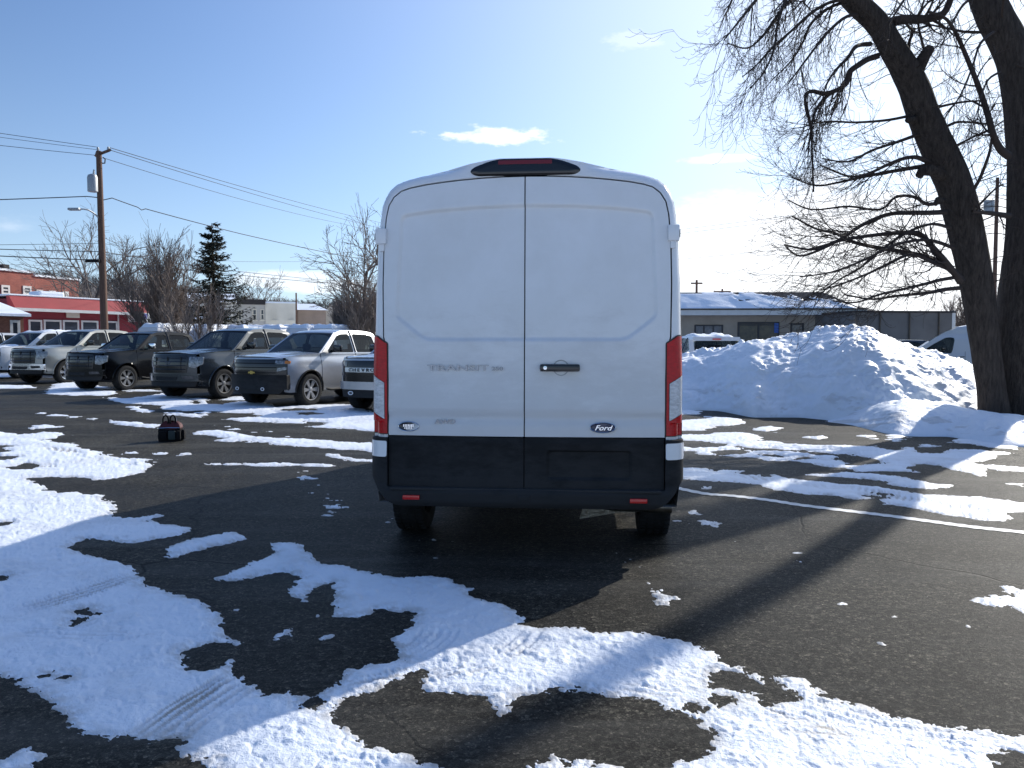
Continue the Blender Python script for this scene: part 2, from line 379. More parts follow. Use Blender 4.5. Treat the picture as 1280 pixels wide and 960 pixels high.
# polygons traced on enlargements: each crop is (x0, y0, px per crop unit)
CR = {'c1': (840, 540, .4375), 'c2': (0, 540, .4375), 'c3': (400, 640, .390625), 'b1': (0, 480, .1875), 'b2': (240, 480, .1875), 'r1': (840, 500, .171875), 'r2': (1060, 500, .171875)}
def T(*seq):
    out = []; k = None
    for s in seq:
        if isinstance(s, str): k = CR[s]; continue
        out.append((k[0] + s[0] * k[2], k[1] + s[1] * k[2]))
    return out
ADD = [
 T('b1', (-1400, 300), (0, 320), (100, 335), (220, 335), (380, 325), (465, 342), (400, 352), (270, 375), (340, 380), (450, 395), (520, 405), (550, 430), (640, 440), (740, 445), (690, 456), (760, 480), (870, 497), (980, 500), (1022, 520), (1000, 545), (970, 580), (860, 610), (820, 630), (700, 640), (640, 642), (560, 625), (440, 622), (330, 620), (165, 630), (255, 660), (330, 714), (420, 724), (545, 720), (590, 735), (700, 738),
   'c2', (290, 190), (330, 205), (345, 217), (320, 237), (370, 245), (470, 230), (475, 238), (430, 255), (500, 265), (552, 275), (520, 295), (440, 305), (380, 320), (300, 310), (240, 305), (190, 332), (250, 347), (340, 370), (410, 405), (440, 440), (520, 465), (590, 485), (640, 515), (650, 545), (645, 585), (680, 592), (716, 600), (700, 612), (695, 635), (690, 665), (725, 715), (770, 742), (830, 735), (890, 755), (925, 740), (985, 700),
   'c3', (65, 550), (90, 505), (180, 485), (270, 470), (225, 450), (240, 430), (210, 405), (240, 385), (285, 365), (300, 325), (200, 320), (120, 340), (60, 330), (30, 290), (45, 225), (0, 235),
   'c2', (890, 455), (885, 495), (850, 485), (810, 458), (850, 435), (850, 410), (790, 405), (700, 420), (640, 425), (610, 420), (660, 390), (730, 360), (780, 345), (775, 318), (820, 316), (870, 325), (885, 345),
   'c3', (0, 165), (90, 170), (150, 185), (240, 205), (330, 205), (430, 210), (465, 235), (490, 270), (560, 285), (610, 290), (630, 320), (642, 350), (630, 362), (700, 370), (840, 360), (900, 378), (1030, 380), (1090, 395), (1160, 410), (1280, 445),
   'c1', (170, 655), (260, 690), (380, 705), (470, 755), (560, 780), (640, 812), (760, 835), (870, 850), (1006, 860), (1250, 900), (1600, 960), (1600, 2000), (-300, 2200),
   'c2', (590, 1000), (570, 957), (520, 937), (490, 905), (510, 882), (480, 880), (430, 902), (400, 897), (350, 877), (300, 887), (230, 877), (180, 845), (180, 812), (140, 792), (100, 752), (50, 717), (0, 695), (-300, 600), (-700, 560)),
 T('c2', (465, 337), (520, 315), (600, 290), (680, 280), (726, 296), (690, 312), (600, 332), (540, 347), (510, 362), (480, 366)),
 T('c2', (-200, 930), (0, 932), (60, 895), (95, 890), (152, 907), (145, 930), (90, 968), (0, 1000), (-200, 1040)),
 T('c2', (640, 505), (700, 500), (690, 515), (650, 515)), T('c2', (775, 580), (820, 568), (812, 585), (785, 592)),
 T('b1', (180, 273), (360, 279), (402, 285), (300, 300), (200, 300)),
 T('b1', (225, 191), (315, 190), (325, 199), (240, 200)), T('b1', (325, 202), (415, 202), (418, 214), (330, 214)), T('b1', (440, 214), (550, 214), (558, 227), (450, 226)), T('b1', (600, 231), (655, 228), (652, 242), (605, 243)),
 T('b1', (725, 240), (800, 250), (1060, 270), (1060, 300), (960, 292), (800, 272), (740, 258)),
 T('b1', (-1400, -30), (0, 8), (220, 12), (235, 26), (100, 32), (0, 30), (-1400, 40)), T('b1', (-900, 60), (-300, 56), (-40, 70), (-300, 82), (-900, 84)),
 T('b1', (300, 66), (330, 20), (430, -30), (560, -12), (700, 20), (780, 50), (770, 62), (700, 77), (560, 77), (400, 74)),
 T('b1', (690, 90), (850, 95), (1040, 70), (1080, 60), (1180, 75), (1280, 95), (1280, 174), (1150, 152), (1000, 136), (850, 130), (740, 110)),
 T('b1', (812, 150), (900, 150), (1042, 180), (980, 190), (870, 168)), T('b1', (1088, 190), (1180, 194), (1290, 204), (1385, 212), (1250, 216), (1100, 203)),
 T('b1', (820, 38), (1070, 38), (1085, 48), (850, 52)), T('b1', (1040, 462), (1100, 452), (1105, 466), (1060, 468)), T('b1', (850, 455), (885, 454), (884, 463), (855, 464)), T('b1', (1170, 462), (1260, 460), (1265, 475), (1190, 476)),
 T('b2', (-200, 110), (-50, 130), (200, 140), (270, 120), (420, 110), (500, 130), (560, 158), (620, 148), (880, 138), (960, 132), (1090, 140), (1180, 185), (1300, 205), (1500, 230), (1500, 330), (1300, 318), (1180, 312), (1000, 299), (800, 289), (700, 262), (400, 252), (280, 246), (200, 232), (450, 215), (400, 195), (200, 190), (80, 180), (-200, 172)),
 T('b2', (195, 103), (260, 84), (380, 84), (388, 106), (200, 112)), T('b2', (-120, 98), (100, 98), (110, 206), (60, 224), (-100, 210), (70, 214), (60, 116)),
 T('b2', (15, 320), (180, 306), (300, 320), (420, 350), (700, 368), (1000, 385), (1300, 395), (1500, 405), (1500, 470), (1300, 458), (1060, 442), (850, 420), (720, 420), (560, 397), (380, 382), (240, 388), (150, 382), (200, 365), (60, 337)),
 T('b2', (890, 468), (1000, 478), (1180, 503), (1400, 512), (1400, 526), (1100, 520), (960, 497)),
 T('b2', (50, 530), (300, 528), (550, 524), (930, 538), (920, 551), (560, 549), (300, 541)),
 T('r1', (-200, 64), (60, 68), (180, 70), (222, 96), (150, 107), (-200, 107)),
 T('r1', (-200, 150), (60, 150), (200, 138), (230, 120), (470, 128), (510, 165), (545, 180), (330, 187), (280, 207), (200, 224), (-200, 230)),
 T('r1', (590, 212), (680, 192), (775, 205), (745, 234), (640, 230)),
 T('r1', (-200, 250), (200, 252), (280, 238), (450, 238), (650, 255), (660, 292), (560, 297), (350, 300), (150, 297), (-200, 292)),
 T('r1', (345, 308), (500, 296), (700, 300), (850, 316), (950, 323), (1100, 330), 'r2', (0, 335), (200, 335), (330, 365), (420, 343), (500, 348), (545, 385), (660, 385), (740, 363), (900, 358), (1040, 373), (1225, 380), (1120, 402), (1060, 422), (960, 440), (915, 455), (980, 482), (1040, 473), (1280, 488), (1700, 520), (1700, 560), (1280, 523), (1100, 516), (1000, 492), (970, 520), (1070, 562), (940, 557), (840, 527), (700, 492), (560, 470), (470, 468), (400, 485), (560, 530), (565, 547), (450, 527), (260, 517), (60, 517), (0, 500), (0, 480), (160, 466), (280, 457), (200, 432), (0, 407),
   'r1', (1290, 400), (1100, 387), (930, 364), (860, 367), (700, 357), (560, 347), (430, 327)),
 T('r1', (-200, 343), (60, 343), (300, 347), (340, 336), (420, 338), (520, 353), (640, 368), (820, 373), (960, 385), (1060, 405), (1290, 372), (1290, 387), (1150, 425), (1180, 440), (1290, 453), (1290, 497), (1120, 487), (960, 457), (850, 442), (700, 437), (560, 417), (420, 412), (300, 402), (200, 392), (120, 374), (-200, 372)),
 T('r2', (-20, 525), (120, 530), (360, 553), (600, 598), (765, 622), (740, 632), (600, 642), (500, 642), (340, 622), (160, 582), (-100, 560), (-300, 545)),
 T('r1', (-200, 480), (60, 488), (200, 490), (300, 513), (400, 508), (470, 520), (540, 545), (620, 540), (680, 560), (740, 548), (860, 570), (1000, 580), (1180, 605), (1290, 618), 'r2', (280, 640), (420, 660), (600, 685), (1000, 710), (1290, 760), (1700, 830), (1700, 900), (1290, 812), (1180, 817), (1235, 857), (1150, 887), (980, 877), (800, 847), (700, 842), (500, 802), (260, 762), (212, 730), (335, 716), (200, 690), (90, 690), (155, 716), (60, 727), (0, 712), 'r1', (1140, 697), (1000, 692), (870, 672), (740, 647), (650, 617), (480, 602), (300, 592), (60, 572), (-200, 560)),
 T('r1', (118, 812), (160, 803), (192, 830), (140, 834)), T('r1', (168, 878), (220, 866), (322, 890), (300, 912), (220, 907)), T('r1', (960, 272), (1100, 258), (1155, 270), (1060, 287)), T('r1', (225, 630), (265, 628), (268, 640), (230, 642)),
 T('r2', (755, 295), (840, 250), (1000, 285), (1120, 300), (1290, 350), (1270, 366), (1150, 357), (960, 337), (860, 322), (780, 312)),
 T('r2', (85, 254), (212, 264), (195, 282), (120, 270)), T('r2', (495, 319), (650, 330), (560, 338)), T('r2', (250, 270), (370, 228), (500, 238), (440, 282), (330, 302)), T('r2', (1135, 598), (1275, 612), (1262, 624), (1140, 610)),
 T('c1', (850, 484), (870, 474), (905, 466), (1000, 472), (1200, 490), (1200, 560), (1050, 535), (1000, 515), (985, 497), (940, 502), (890, 494)), T('c1', (935, 440), (970, 440), (1006, 453), (1200, 470), (1150, 478), (1006, 467), (960, 457)),
 T('c1', (683, 457), (712, 459), (712, 469), (688, 468)), T('c3', (1020, 222), (1060, 213), (1085, 245), (1062, 257), (1030, 237)), T('c3', (1068, 285), (1112, 280), (1117, 299), (1078, 301)),
 T('c3', (415, 268), (450, 253), (515, 236), (465, 264)), T('c1', (460, 652), (475, 655), (480, 665), (466, 664)),
]
crumb = random.Random(3)
def crumbs(u0, v0, u1, v1, n, spread, r0=.008, r1=.026):
    a, b = Vector(G(u0, v0)), Vector(G(u1, v1))
    for _ in range(n):
        c_ = a.lerp(b, crumb.random()) + Vector((crumb.gauss(0, spread), crumb.gauss(0, spread))); r_ = crumb.uniform(r0, r1); w_ = []
        for k in range(7):
            q = 2 * math.pi * k / 7; x, y = c_.x + r_ * crumb.uniform(.6, 1.3) * math.cos(q), c_.y + r_ * crumb.uniform(.6, 1.3) * math.sin(q)
            kz = (y * math.cos(PITCH) + CAMZ * math.sin(PITCH)); w_.append((CX + F * x / kz, CY + F * (CAMZ * math.cos(PITCH) - y * math.sin(PITCH)) / kz))
        ADD.append(w_)
crumbs(372, 588, 440, 655, 46, .05); crumbs(768, 690, 828, 752, 34, .035); crumbs(250, 532, 460, 560, 30, .12, .01, .03); crumbs(290, 800, 420, 790, 14, .12); crumbs(860, 650, 1000, 700, 8, .1); crumbs(1000, 800, 1240, 760, 12, .2, .006, .016); crumbs(480, 640, 560, 690, 12, .08)
SUB = [
 T('c3', (325, 515), (318, 545), (345, 577), (430, 582), (510, 597), (545, 625), (575, 652), (610, 640), (640, 597), (700, 580), (760, 580), (850, 572), (940, 592), (1050, 605), (1130, 635), (1180, 655), (1215, 692), (1260, 714), (1240, 742), (1180, 780), (1080, 822), (1060, 850), (960, 820), (900, 806), (830, 790), (800, 800), (745, 772), (715, 795), (690, 790), (620, 824), (430, 827), (360, 800), (300, 775), (220, 760), (150, 730), (75, 690), (38, 640), (75, 600), (130, 580), (200, 552), (270, 530)),
 T('c2', (523, 627), (560, 615), (610, 604), (650, 615), (692, 620), (690, 635), (640, 645), (590, 670), (575, 658), (540, 650)), T('c2', (215, 516), (240, 511), (272, 520), (250, 526)), T('c2', (205, 540), (240, 529), (247, 540), (215, 546)),
 T('c2', (-60, 412), (0, 410), (22, 414), (5, 423), (-60, 426)), T('c2', (878, 768), (895, 762), (912, 770), (908, 784), (885, 783)), T('c2', (125, 690), (145, 686), (142, 695)), T('c2', (168, 702), (192, 697), (190, 704)), T('c2', (-20, 262), (30, 258), (20, 266), (-20, 268)),
 T('b1', (60, 545), (160, 529), (345, 538), (250, 551), (200, 572), (120, 573)), T('b1', (-90, 413), (40, 418), (30, 452), (-90, 472)), T('b1', (-100, 480), (140, 480), (60, 502), (-100, 508)),
 T('c1', (128, 702), (150, 697), (180, 702), (222, 712), (235, 722), (272, 735), (262, 744), (200, 731), (138, 719)), T('c1', (270, 715), (300, 716), (308, 735), (280, 742)), T('c1', (260, 752), (310, 745), (322, 760), (270, 770)), T('c1', (930, 932), (960, 924), (1010, 925), (1060, 950), (1000, 975), (955, 962)),
 T('c1', (35, 790), (60, 778), (82, 785), (60, 800)), T('c1', (130, 770), (160, 766), (163, 775), (135, 778)),
 T('b2', (735, 250), (900, 257), (845, 277), (760, 272)), T('b2', (560, 172), (700, 160), (870, 166), (820, 180), (640, 182)), T('b2', (100, 200), (250, 190), (430, 205), (300, 228), (180, 236), (60, 225)), T('b2', (660, 190), (800, 185), (900, 200), (760, 208)),
 T('r1', (300, 382), (420, 363), (560, 375), (460, 392), (340, 397)), T('r1', (895, 416), (1000, 412), (1025, 428), (920, 430)), T('r1', (670, 402), (760, 400), (840, 418), (760, 418)), T('r2', (200, 680), (260, 678), (320, 700), (240, 704)),
]
TRACKS = [  # (px polyline, width m, ribs, depth m)
 (T('c2', (430, 895), (560, 800), (720, 695)), .24, 5, .006), (T('c2', (380, 880), (500, 790), (690, 680)), .10, 3, .004),
 (T('c2', (-100, 555), (120, 500), (300, 440), (410, 405)), .2, 4, .004), (T('c2', (-100, 570), (150, 578), (350, 585), (520, 560)), .2, 4, .004),
 (T('c3', (270, 470), (330, 440), (370, 410), (395, 375)), .22, 5, .006), (T('c3', (520, 470), (600, 455), (640, 425), (690, 380)), .2, 4, .006),
 (T('c3', (0, 600), (250, 545), (480, 500), (600, 470)), .22, 4, .003), (T('c3', (900, 560), (1100, 590), (1280, 600)), .2, 4, .004),
 (T('c1', (0, 690), (300, 770), (600, 860), (1000, 900)), .25, 5, .005), (T('c1', (200, 830), (500, 850), (1000, 950)), .2, 4, .004),
 (T('b1', (-200, 560), (300, 560), (700, 480), (980, 505)), .25, 4, .006), (T('b1', (0, 380), (400, 440), (900, 560)), .25, 4, .005),
 (T('r1', (60, 530), (500, 560), (1280, 660)), .25, 4, .008), (T('r2', (0, 640), (600, 760), (1200, 840)), .25, 4, .008)]
def build_snow():
    us = np.arange(-330, 1620, 1.7)
    vs = np.concatenate([np.arange(462, 500, .6), np.arange(500, 560, .9), np.arange(560, 1180, 1.6)])
    U, V = np.meshgrid(us, vs, indexing='ij')
    dx, dy = (U - CX) / F, -(V - CY) / F; c, s = math.cos(PITCH), math.sin(PITCH)
    yy, zz = c + s * dy, -s + c * dy; k = -CAMZ / zz; X, Y = dx * k, yy * k
    Dp = np.full(U.shape, 1e3)
    def dist(poly):
        p = np.array(poly); pw = np.array([G(*q) for q in poly]); m = 25
        i0, i1 = np.searchsorted(us, [p[:, 0].min() - m, p[:, 0].max() + m]); j0, j1 = np.searchsorted(vs, [p[:, 1].min() - m, p[:, 1].max() + m])
        sl = (slice(i0, i1), slice(j0, j1)); return sl, sd_poly(pw, X[sl], Y[sl])
    for poly in ADD:
        sl, d = dist(poly); Dp[sl] = np.minimum(Dp[sl], d)
    for poly in SUB:
        sl, d = dist(poly); Dp[sl] = np.maximum(Dp[sl], -d)
    amp = np.clip(.012 + .0065 * Y, 0, .13)
    e = fbm(X * 3.2, Y * 3.2, 5, 3, .62) * amp * 1.7 + fbm(X * 22, Y * 22, 3, 9) * np.minimum(.02, .004 * Y)
    e = e + np.clip((Y - 5) / 7, 0, 1) * (fbm(X * 2.4, Y * 7.5, 5, 13, .65) * .20 - .02) + np.clip(fbm(X * 5, Y * 5, 4, 15, .7) - .25, 0, 1) * .12
    D = Dp + e
    far = np.clip((Y - 6) / 10, 0, 1)
    inner = np.clip(-D / (.10 + .25 * far), 0, 1); inner = inner**.55
    patchy = fbm(X * 1.1, Y * 1.1, 5, 21, .6)
    th = (.013 + .014 * far) * inner * (1 + .5 * fbm(X * .9, Y * .9, 3, 31))
    # a fringe that is half melted: little islands and pinholes at the edge
    pin = fbm(X * 30, Y * 30, 4, 41, .7)
    th = th + np.where(D < .0, np.minimum(0, (-D / (.10 + .1 * far) - .9)) * .018 * np.clip(.15 - pin * 1.5, 0, 1.2), 0)
    clump = np.clip(fbm(X * 9, Y * 9, 4, 51, .6) - .06, 0, 1) * .030 * np.clip(inner - .3, 0, 1) * 1.5 * (.35 + .65 * np.clip(fbm(X * .7 + 5, Y * .7, 2, 55) * 3 + .6, 0, 1))
    foot = -np.clip(.30 - np.abs(fbm(X * 5.5, Y * 5.5, 3, 61)) * 4, 0, .3) * .02 * inner
    th = th + clump + foot + fbm(X * 45, Y * 45, 3, 71) * .0035 * inner + patchy * .011 * inner
    slush = np.clip(1 - (-D) / .13, 0, 1)**1.6 * .85 * np.clip(.5 + pin * 2, 0, 1)
    for poly, wd, nr, dp in TRACKS:
        pw = [G(*q) for q in poly]; best = np.full(U.shape, 1e3); sg = np.zeros(U.shape); al = np.zeros(U.shape); acc = 0
        for (x0, y0), (x1, y1) in zip(pw[:-1], pw[1:]):
            ex, ey = x1 - x0, y1 - y0; ln = math.hypot(ex, ey); t = np.clip(((X - x0) * ex + (Y - y0) * ey) / ln**2, 0, 1)
            d = np.hypot(X - x0 - ex * t, Y - y0 - ey * t); sgn = ((X - x0) * ey - (Y - y0) * ex) / ln
            m = d < best; best = np.where(m, d, best); sg = np.where(m, sgn, sg); al = np.where(m, acc + t * ln, al); acc += ln
        q = sg / wd; m = np.clip((.5 - best / wd) * 12, 0, 1) * inner * np.clip(.8 + fbm(X * 2, Y * 2, 3, 77) * 2, 0, 1)
        fade = np.clip(al / .3, 0, 1) * np.clip((acc - al) / .3, 0, 1); m = m * fade
        slush = slush + .75 * m * (np.cos(q * 2 * math.pi * nr) > .1) * np.clip(.6 + fbm(X * 3, Y * 3, 3, 78) * 2, 0, 1)
        lug = (np.sin(al * 2 * math.pi / .035 + np.sign(q) * 1.3) > .0) * .45
        dp = dp * 2.6; th = th * (1 - .25 * m) - dp * m * (np.cos(q * 2 * math.pi * nr) > .1) - dp * m * lug * .7
    th = np.where(inner > .55, np.maximum(th, .0022), th)
    Zs = np.where(D < 0, th, -.004 - np.minimum(D, .1) * .2); Zs = np.where(D < 0, Zs - .0008, Zs)
    use_c = (D[:-1, :-1] < .01) | (D[1:, 1:] < .01) | (D[1:, :-1] < .01) | (D[:-1, 1:] < .01)
    use_c &= (Zs[:-1, :-1] > -.02) | (Zs[1:, 1:] > -.02)
    used = np.zeros(D.shape, bool)
    for a in (0, 1):
        for b in (0, 1): used[a:D.shape[0] - 1 + a, b:D.shape[1] - 1 + b] |= use_c
    idx = np.cumsum(used.ravel()).reshape(used.shape) - 1
    I, J = np.nonzero(use_c); q = np.stack([idx[I, J], idx[I, J + 1], idx[I + 1, J + 1], idx[I + 1, J]], 1)
    co_ = np.stack([X[used], Y[used], Zs[used]], 1).astype(np.float32)
    me = bpy.data.meshes.new('snow_cover'); me.vertices.add(len(co_)); me.vertices.foreach_set('co', co_.ravel())
    me.loops.add(q.size); me.loops.foreach_set('vertex_index', q.ravel().astype(np.int32)); me.polygons.add(len(q))
    me.polygons.foreach_set('loop_start', np.arange(0, q.size, 4, dtype=np.int32)); me.polygons.foreach_set('loop_total', np.full(len(q), 4, np.int32))
    me.polygons.foreach_set('use_smooth', np.ones(len(q), bool)); me.update(calc_edges=True)
    a = me.attributes.new('slush', 'FLOAT', 'POINT'); a.data.foreach_set('value', slush[used].astype(np.float32))
    o = bpy.data.objects.new('snow_cover', me); COL.objects.link(o); me.materials.append(SNOW)
    tag(o, 'thin trodden snow lying in patches with tyre tracks on the asphalt', 'snow', kind='stuff')
build_snow()
# painted stall line, worn
pl = [G(840 + a * .171875, 500 + b * .171875) for a, b in ((30, 640), (240, 683), (450, 700), (700, 730), (950, 768), (1290, 810))] + [G(1060 + a * .171875, 500 + b * .171875) for a, b in ((300, 845), (600, 885), (900, 925), (1280, 965), (2000, 1040))]
a0, a1 = Vector(pl[0]), Vector(pl[-1]); dr = (a1 - a0).normalized(); nr_ = Vector((-dr.y, dr.x)); mb = MB()
cp = curve_pts([(p[0], p[1]) for p in pl], 12)
mb.v = []; 
for i, p in enumerate(cp):
    wv = .055 + .008 * math.sin(i * 1.7); mb.v += [(p[0] - nr_.x * wv, p[1] - nr_.y * wv, .004), (p[0] + nr_.x * wv, p[1] + nr_.y * wv, .004)]
mb.f = [(2 * i, 2 * i + 1, 2 * i + 3, 2 * i + 2) for i in range(len(cp) - 1)]
tag(obj('parking_line', mb, pbr('line_paint', (.78, .78, .76), .6, vary=.35, vscale=9, bump=.3, bscale=60), smooth=False), kind='structure')

# ------------------------------------------------------------------ snow heap
def heap_grid(cols, back, s1, seed, foot_min=0., rough=1.):
    A = np.array(cols, float); us = np.arange(A[0, 0], A[-1, 0], 1.6); ss = np.concatenate([np.linspace(0, 1, s1), np.linspace(1.02, 2, 45)])
    fv = np.interp(us, A[:, 0], A[:, 1]); cv = np.interp(us, A[:, 0], A[:, 2]); dd = np.interp(us, A[:, 0], A[:, 3])
    sm = np.ones(9) / 9; fv = np.convolve(np.pad(fv, 4, 'edge'), sm, 'valid'); cv = np.convolve(np.pad(cv, 4, 'edge'), sm, 'valid')
    X = np.zeros((len(us), len(ss))); Y = X.copy(); Z = X.copy()
    for i, u in enumerate(us):
        fx, fy = G(u, fv[i]); Yc = fy + dd[i]; cx, _, cz = P(u, cv[i], Yc); s = ss; up = s <= 1
        X[i] = fx + (cx - fx) * np.where(up, s, 1 + (s - 1) * back / dd[i]); Y[i] = fy + dd[i] * np.where(up, s, 1) + np.where(up, 0, (s - 1) * back)
        prof = np.where(up, np.sin(np.clip(s, 0, 1) * math.pi / 2)**.85, np.cos(np.clip(s - 1, 0, 1) * math.pi / 2)**1.1); Z[i] = max(cz, 0) * prof
    Zb = Z.copy(); m = np.clip(Z * 4, 0, 1); hs = np.clip(Z.max(1, keepdims=True) / 1.2, .25, 1)
    lump = np.clip(fbm(X * 1.7, Y * 1.7, 4, seed + 1, .5), -1, 1)
    blk = np.abs(fbm(X * 6.0 + Zb * 2, Y * 6.0 + Zb * 4, 3, seed + 6, .6)); patch = np.clip(fbm(X * .9, Y * .9 + Zb, 3, seed + 7) * 3 + .35, 0, 1)
    Z = Z + m * hs * rough * (.13 * lump + .05 * np.abs(fbm(X * 3.7, Y * 3.7 + Zb * 3, 3, seed + 2, .5)) + .075 * patch * (blk - .12) + .013 * fbm(X * 16, Y * 16 + Zb * 9, 4, seed + 3, .6))
    crest = np.exp(-((ss[None, :] - 1) / .13)**2); Z += hs * crest * (.12 * fbm(X * 5.5, Y * 5.5, 4, seed + 4, .65) + .02)
    XX = X + m * .06 * fbm(Y * 3, Zb * 6, 3, seed + 5); YY = Y + m * .13 * fbm(X * 2.0, Zb * 4, 4, seed + 6, .5)
    q = (X * .62 - Y * .5 + Zb * .9); fl = np.clip((X - 6.2) / .8, 0, 1) * np.clip((9.2 - X) / .8, 0, 1); Z += fl * m * .035 * (np.abs(np.sin(q * 9 + 1.5 * lump)) - .5)
    Z = np.where(ss[None, :] <= 0.001, -.03, Z); Z[:, -1] = -.05; Z[0] = -.05; Z[-1] = np.minimum(Z[-1], 0)
    n1, n2 = Z.shape; o = np.arange(n1 * n2).reshape(n1, n2); q = np.stack([o[:-1, :-1], o[1:, :-1], o[1:, 1:], o[:-1, 1:]], -1).reshape(-1, 4)
    dirt = np.clip(fbm(X * 2.2, Zb * 5 + Y, 5, seed + 8, .7) * 3 - .75, 0, .45) * np.clip(1.1 - Zb, 0, 1)
    return np.stack([XX, YY, Z], -1).reshape(-1, 3), q, dirt.ravel()
main = [(700, 512, 452, 2.2), (800, 512, 448, 2.3), (855, 513, 447, 2.4), (880, 513, 441, 2.6), (900, 514, 435, 2.7), (940, 522, 429, 3.0), (975, 522, 424, 3.1), (1000, 522, 418, 3.2), (1040, 526, 410, 3.3), (1062, 528, 412, 3.3), (1085, 530, 416, 3.4), (1110, 532, 424, 3.6), (1150, 530, 438, 3.8), (1180, 528, 448, 3.8), (1215, 526, 458, 3.8), (1260, 524, 464, 3.8), (1330, 490, 472, 2.), (1500, 486, 474, 2.), (1700, 486, 476, 2.)]
bank = [(1030, 527, 524, .9), (1062, 531, 512, 1.1), (1090, 538, 506, 1.4), (1120, 545, 503, 1.5), (1150, 546, 504, 1.5), (1185, 546, 508, 1.3), (1215, 551, 516, 1.1), (1250, 557, 522, 1.1), (1290, 560, 527, 1.1), (1400, 572, 540, 1.1), (1700, 600, 560, 1.1)]
v1, q1, d1 = heap_grid(main, 3.0, 130, 81); v2, q2, d2 = heap_grid(bank, 3.4, 70, 181, rough=.8)
me = bpy.data.meshes.new('snow_pile'); me.from_pydata(np.concatenate([v1, v2]).tolist(), [], np.concatenate([q1, q2 + len(v1)]).tolist())
me.polygons.foreach_set('use_smooth', [True] * len(me.polygons)); me.update(); me.materials.append(SNOW2)
at_ = me.attributes.new('slush', 'FLOAT', 'POINT'); at_.data.foreach_set('value', np.concatenate([d1, d2]).astype(np.float32))
ob = bpy.data.objects.new('snow_pile', me); COL.objects.link(ob); tag(ob, 'tall ploughed heap of snow beside the big bare tree', 'snow pile')
# unseen snow field added behind the camera to bounce light onto the van doors
bx = np.concatenate([np.linspace(-60, -8, 30), np.linspace(-7.7, 7.7, 90), np.linspace(8, 60, 30)]); by = np.concatenate([np.linspace(-60, -6, 30), np.linspace(-5.8, 1.0, 60)])
BX, BY = np.meshgrid(bx, by, indexing='ij'); BZ = .03 + .02 * fbm(BX * 1.5, BY * 1.5, 4, 91); BZ = np.where((BY > .9) | (np.abs(BX) > 59), -.01, BZ)
n1, n2 = BX.shape; o_ = np.arange(n1 * n2).reshape(n1, n2); q_ = np.stack([o_[:-1, :-1], o_[1:, :-1], o_[1:, 1:], o_[:-1, 1:]], -1).reshape(-1, 4)
mbk = MB(); mbk.v = np.stack([BX, BY, BZ], -1).reshape(-1, 3).tolist(); mbk.f = q_.tolist()
tag(obj('snow_field', mbk, SNOWC, angle=180), kind='structure')
# ------------------------------------------------------------------ shared vehicle materials
WHITE = pbr('white_paint', (.80, .80, .80), .22, coat=.6, vary=.06, vscale=3, bump=.04, bscale=3, bdist=.01)
DOORW = pbr('road_dusted_white_paint', (.80, .80, .80), .30, coat=.45, vary=.10, vscale=2.2, col2=(.72, .715, .70), bump=.05, bscale=2.2, bdist=.012)
BLK = pbr('black_textured_plastic', (.009, .0095, .0105), .65, spec=.25, vary=.3, vscale=6, bump=.25, bscale=220, bdist=.002)
BLKG = pbr('gloss_black_plastic', (.008, .008, .009), .15, coat=.3)
def add_salt(m, z0, z1, col, amt):
    nt, N, L = nodes_of(m); b = N['Principled BSDF']; src = b.inputs['Base Color'].links[0].from_socket
    tc = N.new('ShaderNodeTexCoord'); sp = N.new('ShaderNodeSeparateXYZ'); L.new(tc.outputs['Object'], sp.inputs[0])
    mp = N.new('ShaderNodeMapping'); mp.inputs['Scale'].default_value = (3.5, 1, 9); L.new(tc.outputs['Object'], mp.inputs[0]); n = N.new('ShaderNodeTexNoise'); n.inputs['Scale'].default_value = 1; n.inputs['Detail'].default_value = 9; n.inputs['Roughness'].default_value = .72; L.new(mp.outputs[0], n.inputs['Vector'])
    def mth(op, a, c):
        q = N.new('ShaderNodeMath'); q.operation = op
        for i, v in enumerate((a, c)):
            if isinstance(v, (int, float)): q.inputs[i].default_value = v
            else: L.new(v, q.inputs[i])
        return q.outputs[0]
    h = mth('MULTIPLY', mth('SUBTRACT', z1, sp.outputs[2]), 1 / (z1 - z0)); k = mth('SUBTRACT', mth('ADD', n.outputs['Fac'], mth('MULTIPLY', h, .35)), .52)
    r = N.new('ShaderNodeMapRange'); r.inputs['From Max'].default_value = .22; r.inputs['To Max'].default_value = amt; L.new(k, r.inputs['Value'])
    mx = N.new('ShaderNodeMix'); mx.data_type = 'RGBA'; L.new(r.outputs[0], mx.inputs[0]); L.new(src, mx.inputs[6]); mx.inputs[7].default_value = (*col, 1); L.new(mx.outputs[2], b.inputs['Base Color'])
    rr = N.new('ShaderNodeMapRange'); rr.inputs['To Min'].default_value = b.inputs['Roughness'].default_value; rr.inputs['To Max'].default_value = .7; rr.inputs['From Max'].default_value = amt; L.new(r.outputs[0], rr.inputs['Value']); L.new(rr.outputs[0], b.inputs['Roughness'])
add_salt(DOORW, .8, 1.6, (.60, .59, .57), .45); add_salt(BLK, .3, .9, (.06, .06, .06), .35)
RUB = pbr('tyre_rubber', (.012, .012, .012), .9, vary=.4, vscale=9, col2=(.028, .028, .028), spec=.2, bump=.3, bscale=80)
CHR = pbr('chrome', (.75, .76, .78), .12, metal=1)
DKM = pbr('dark_metal', (.06, .06, .06), .5, metal=.6, vary=.5, vscale=9, col2=(.12, .09, .06))
STEEL = pbr('painted_silver_wheel', (.55, .56, .58), .32, metal=.7)
REDL = pbr('red_lens', (.62, .004, .010), .2, coat=.0, spec=.35, bump=.3, bscale=55, stretch=(1, 1, 2.5), bdist=.003, vary=.35, vscale=30)
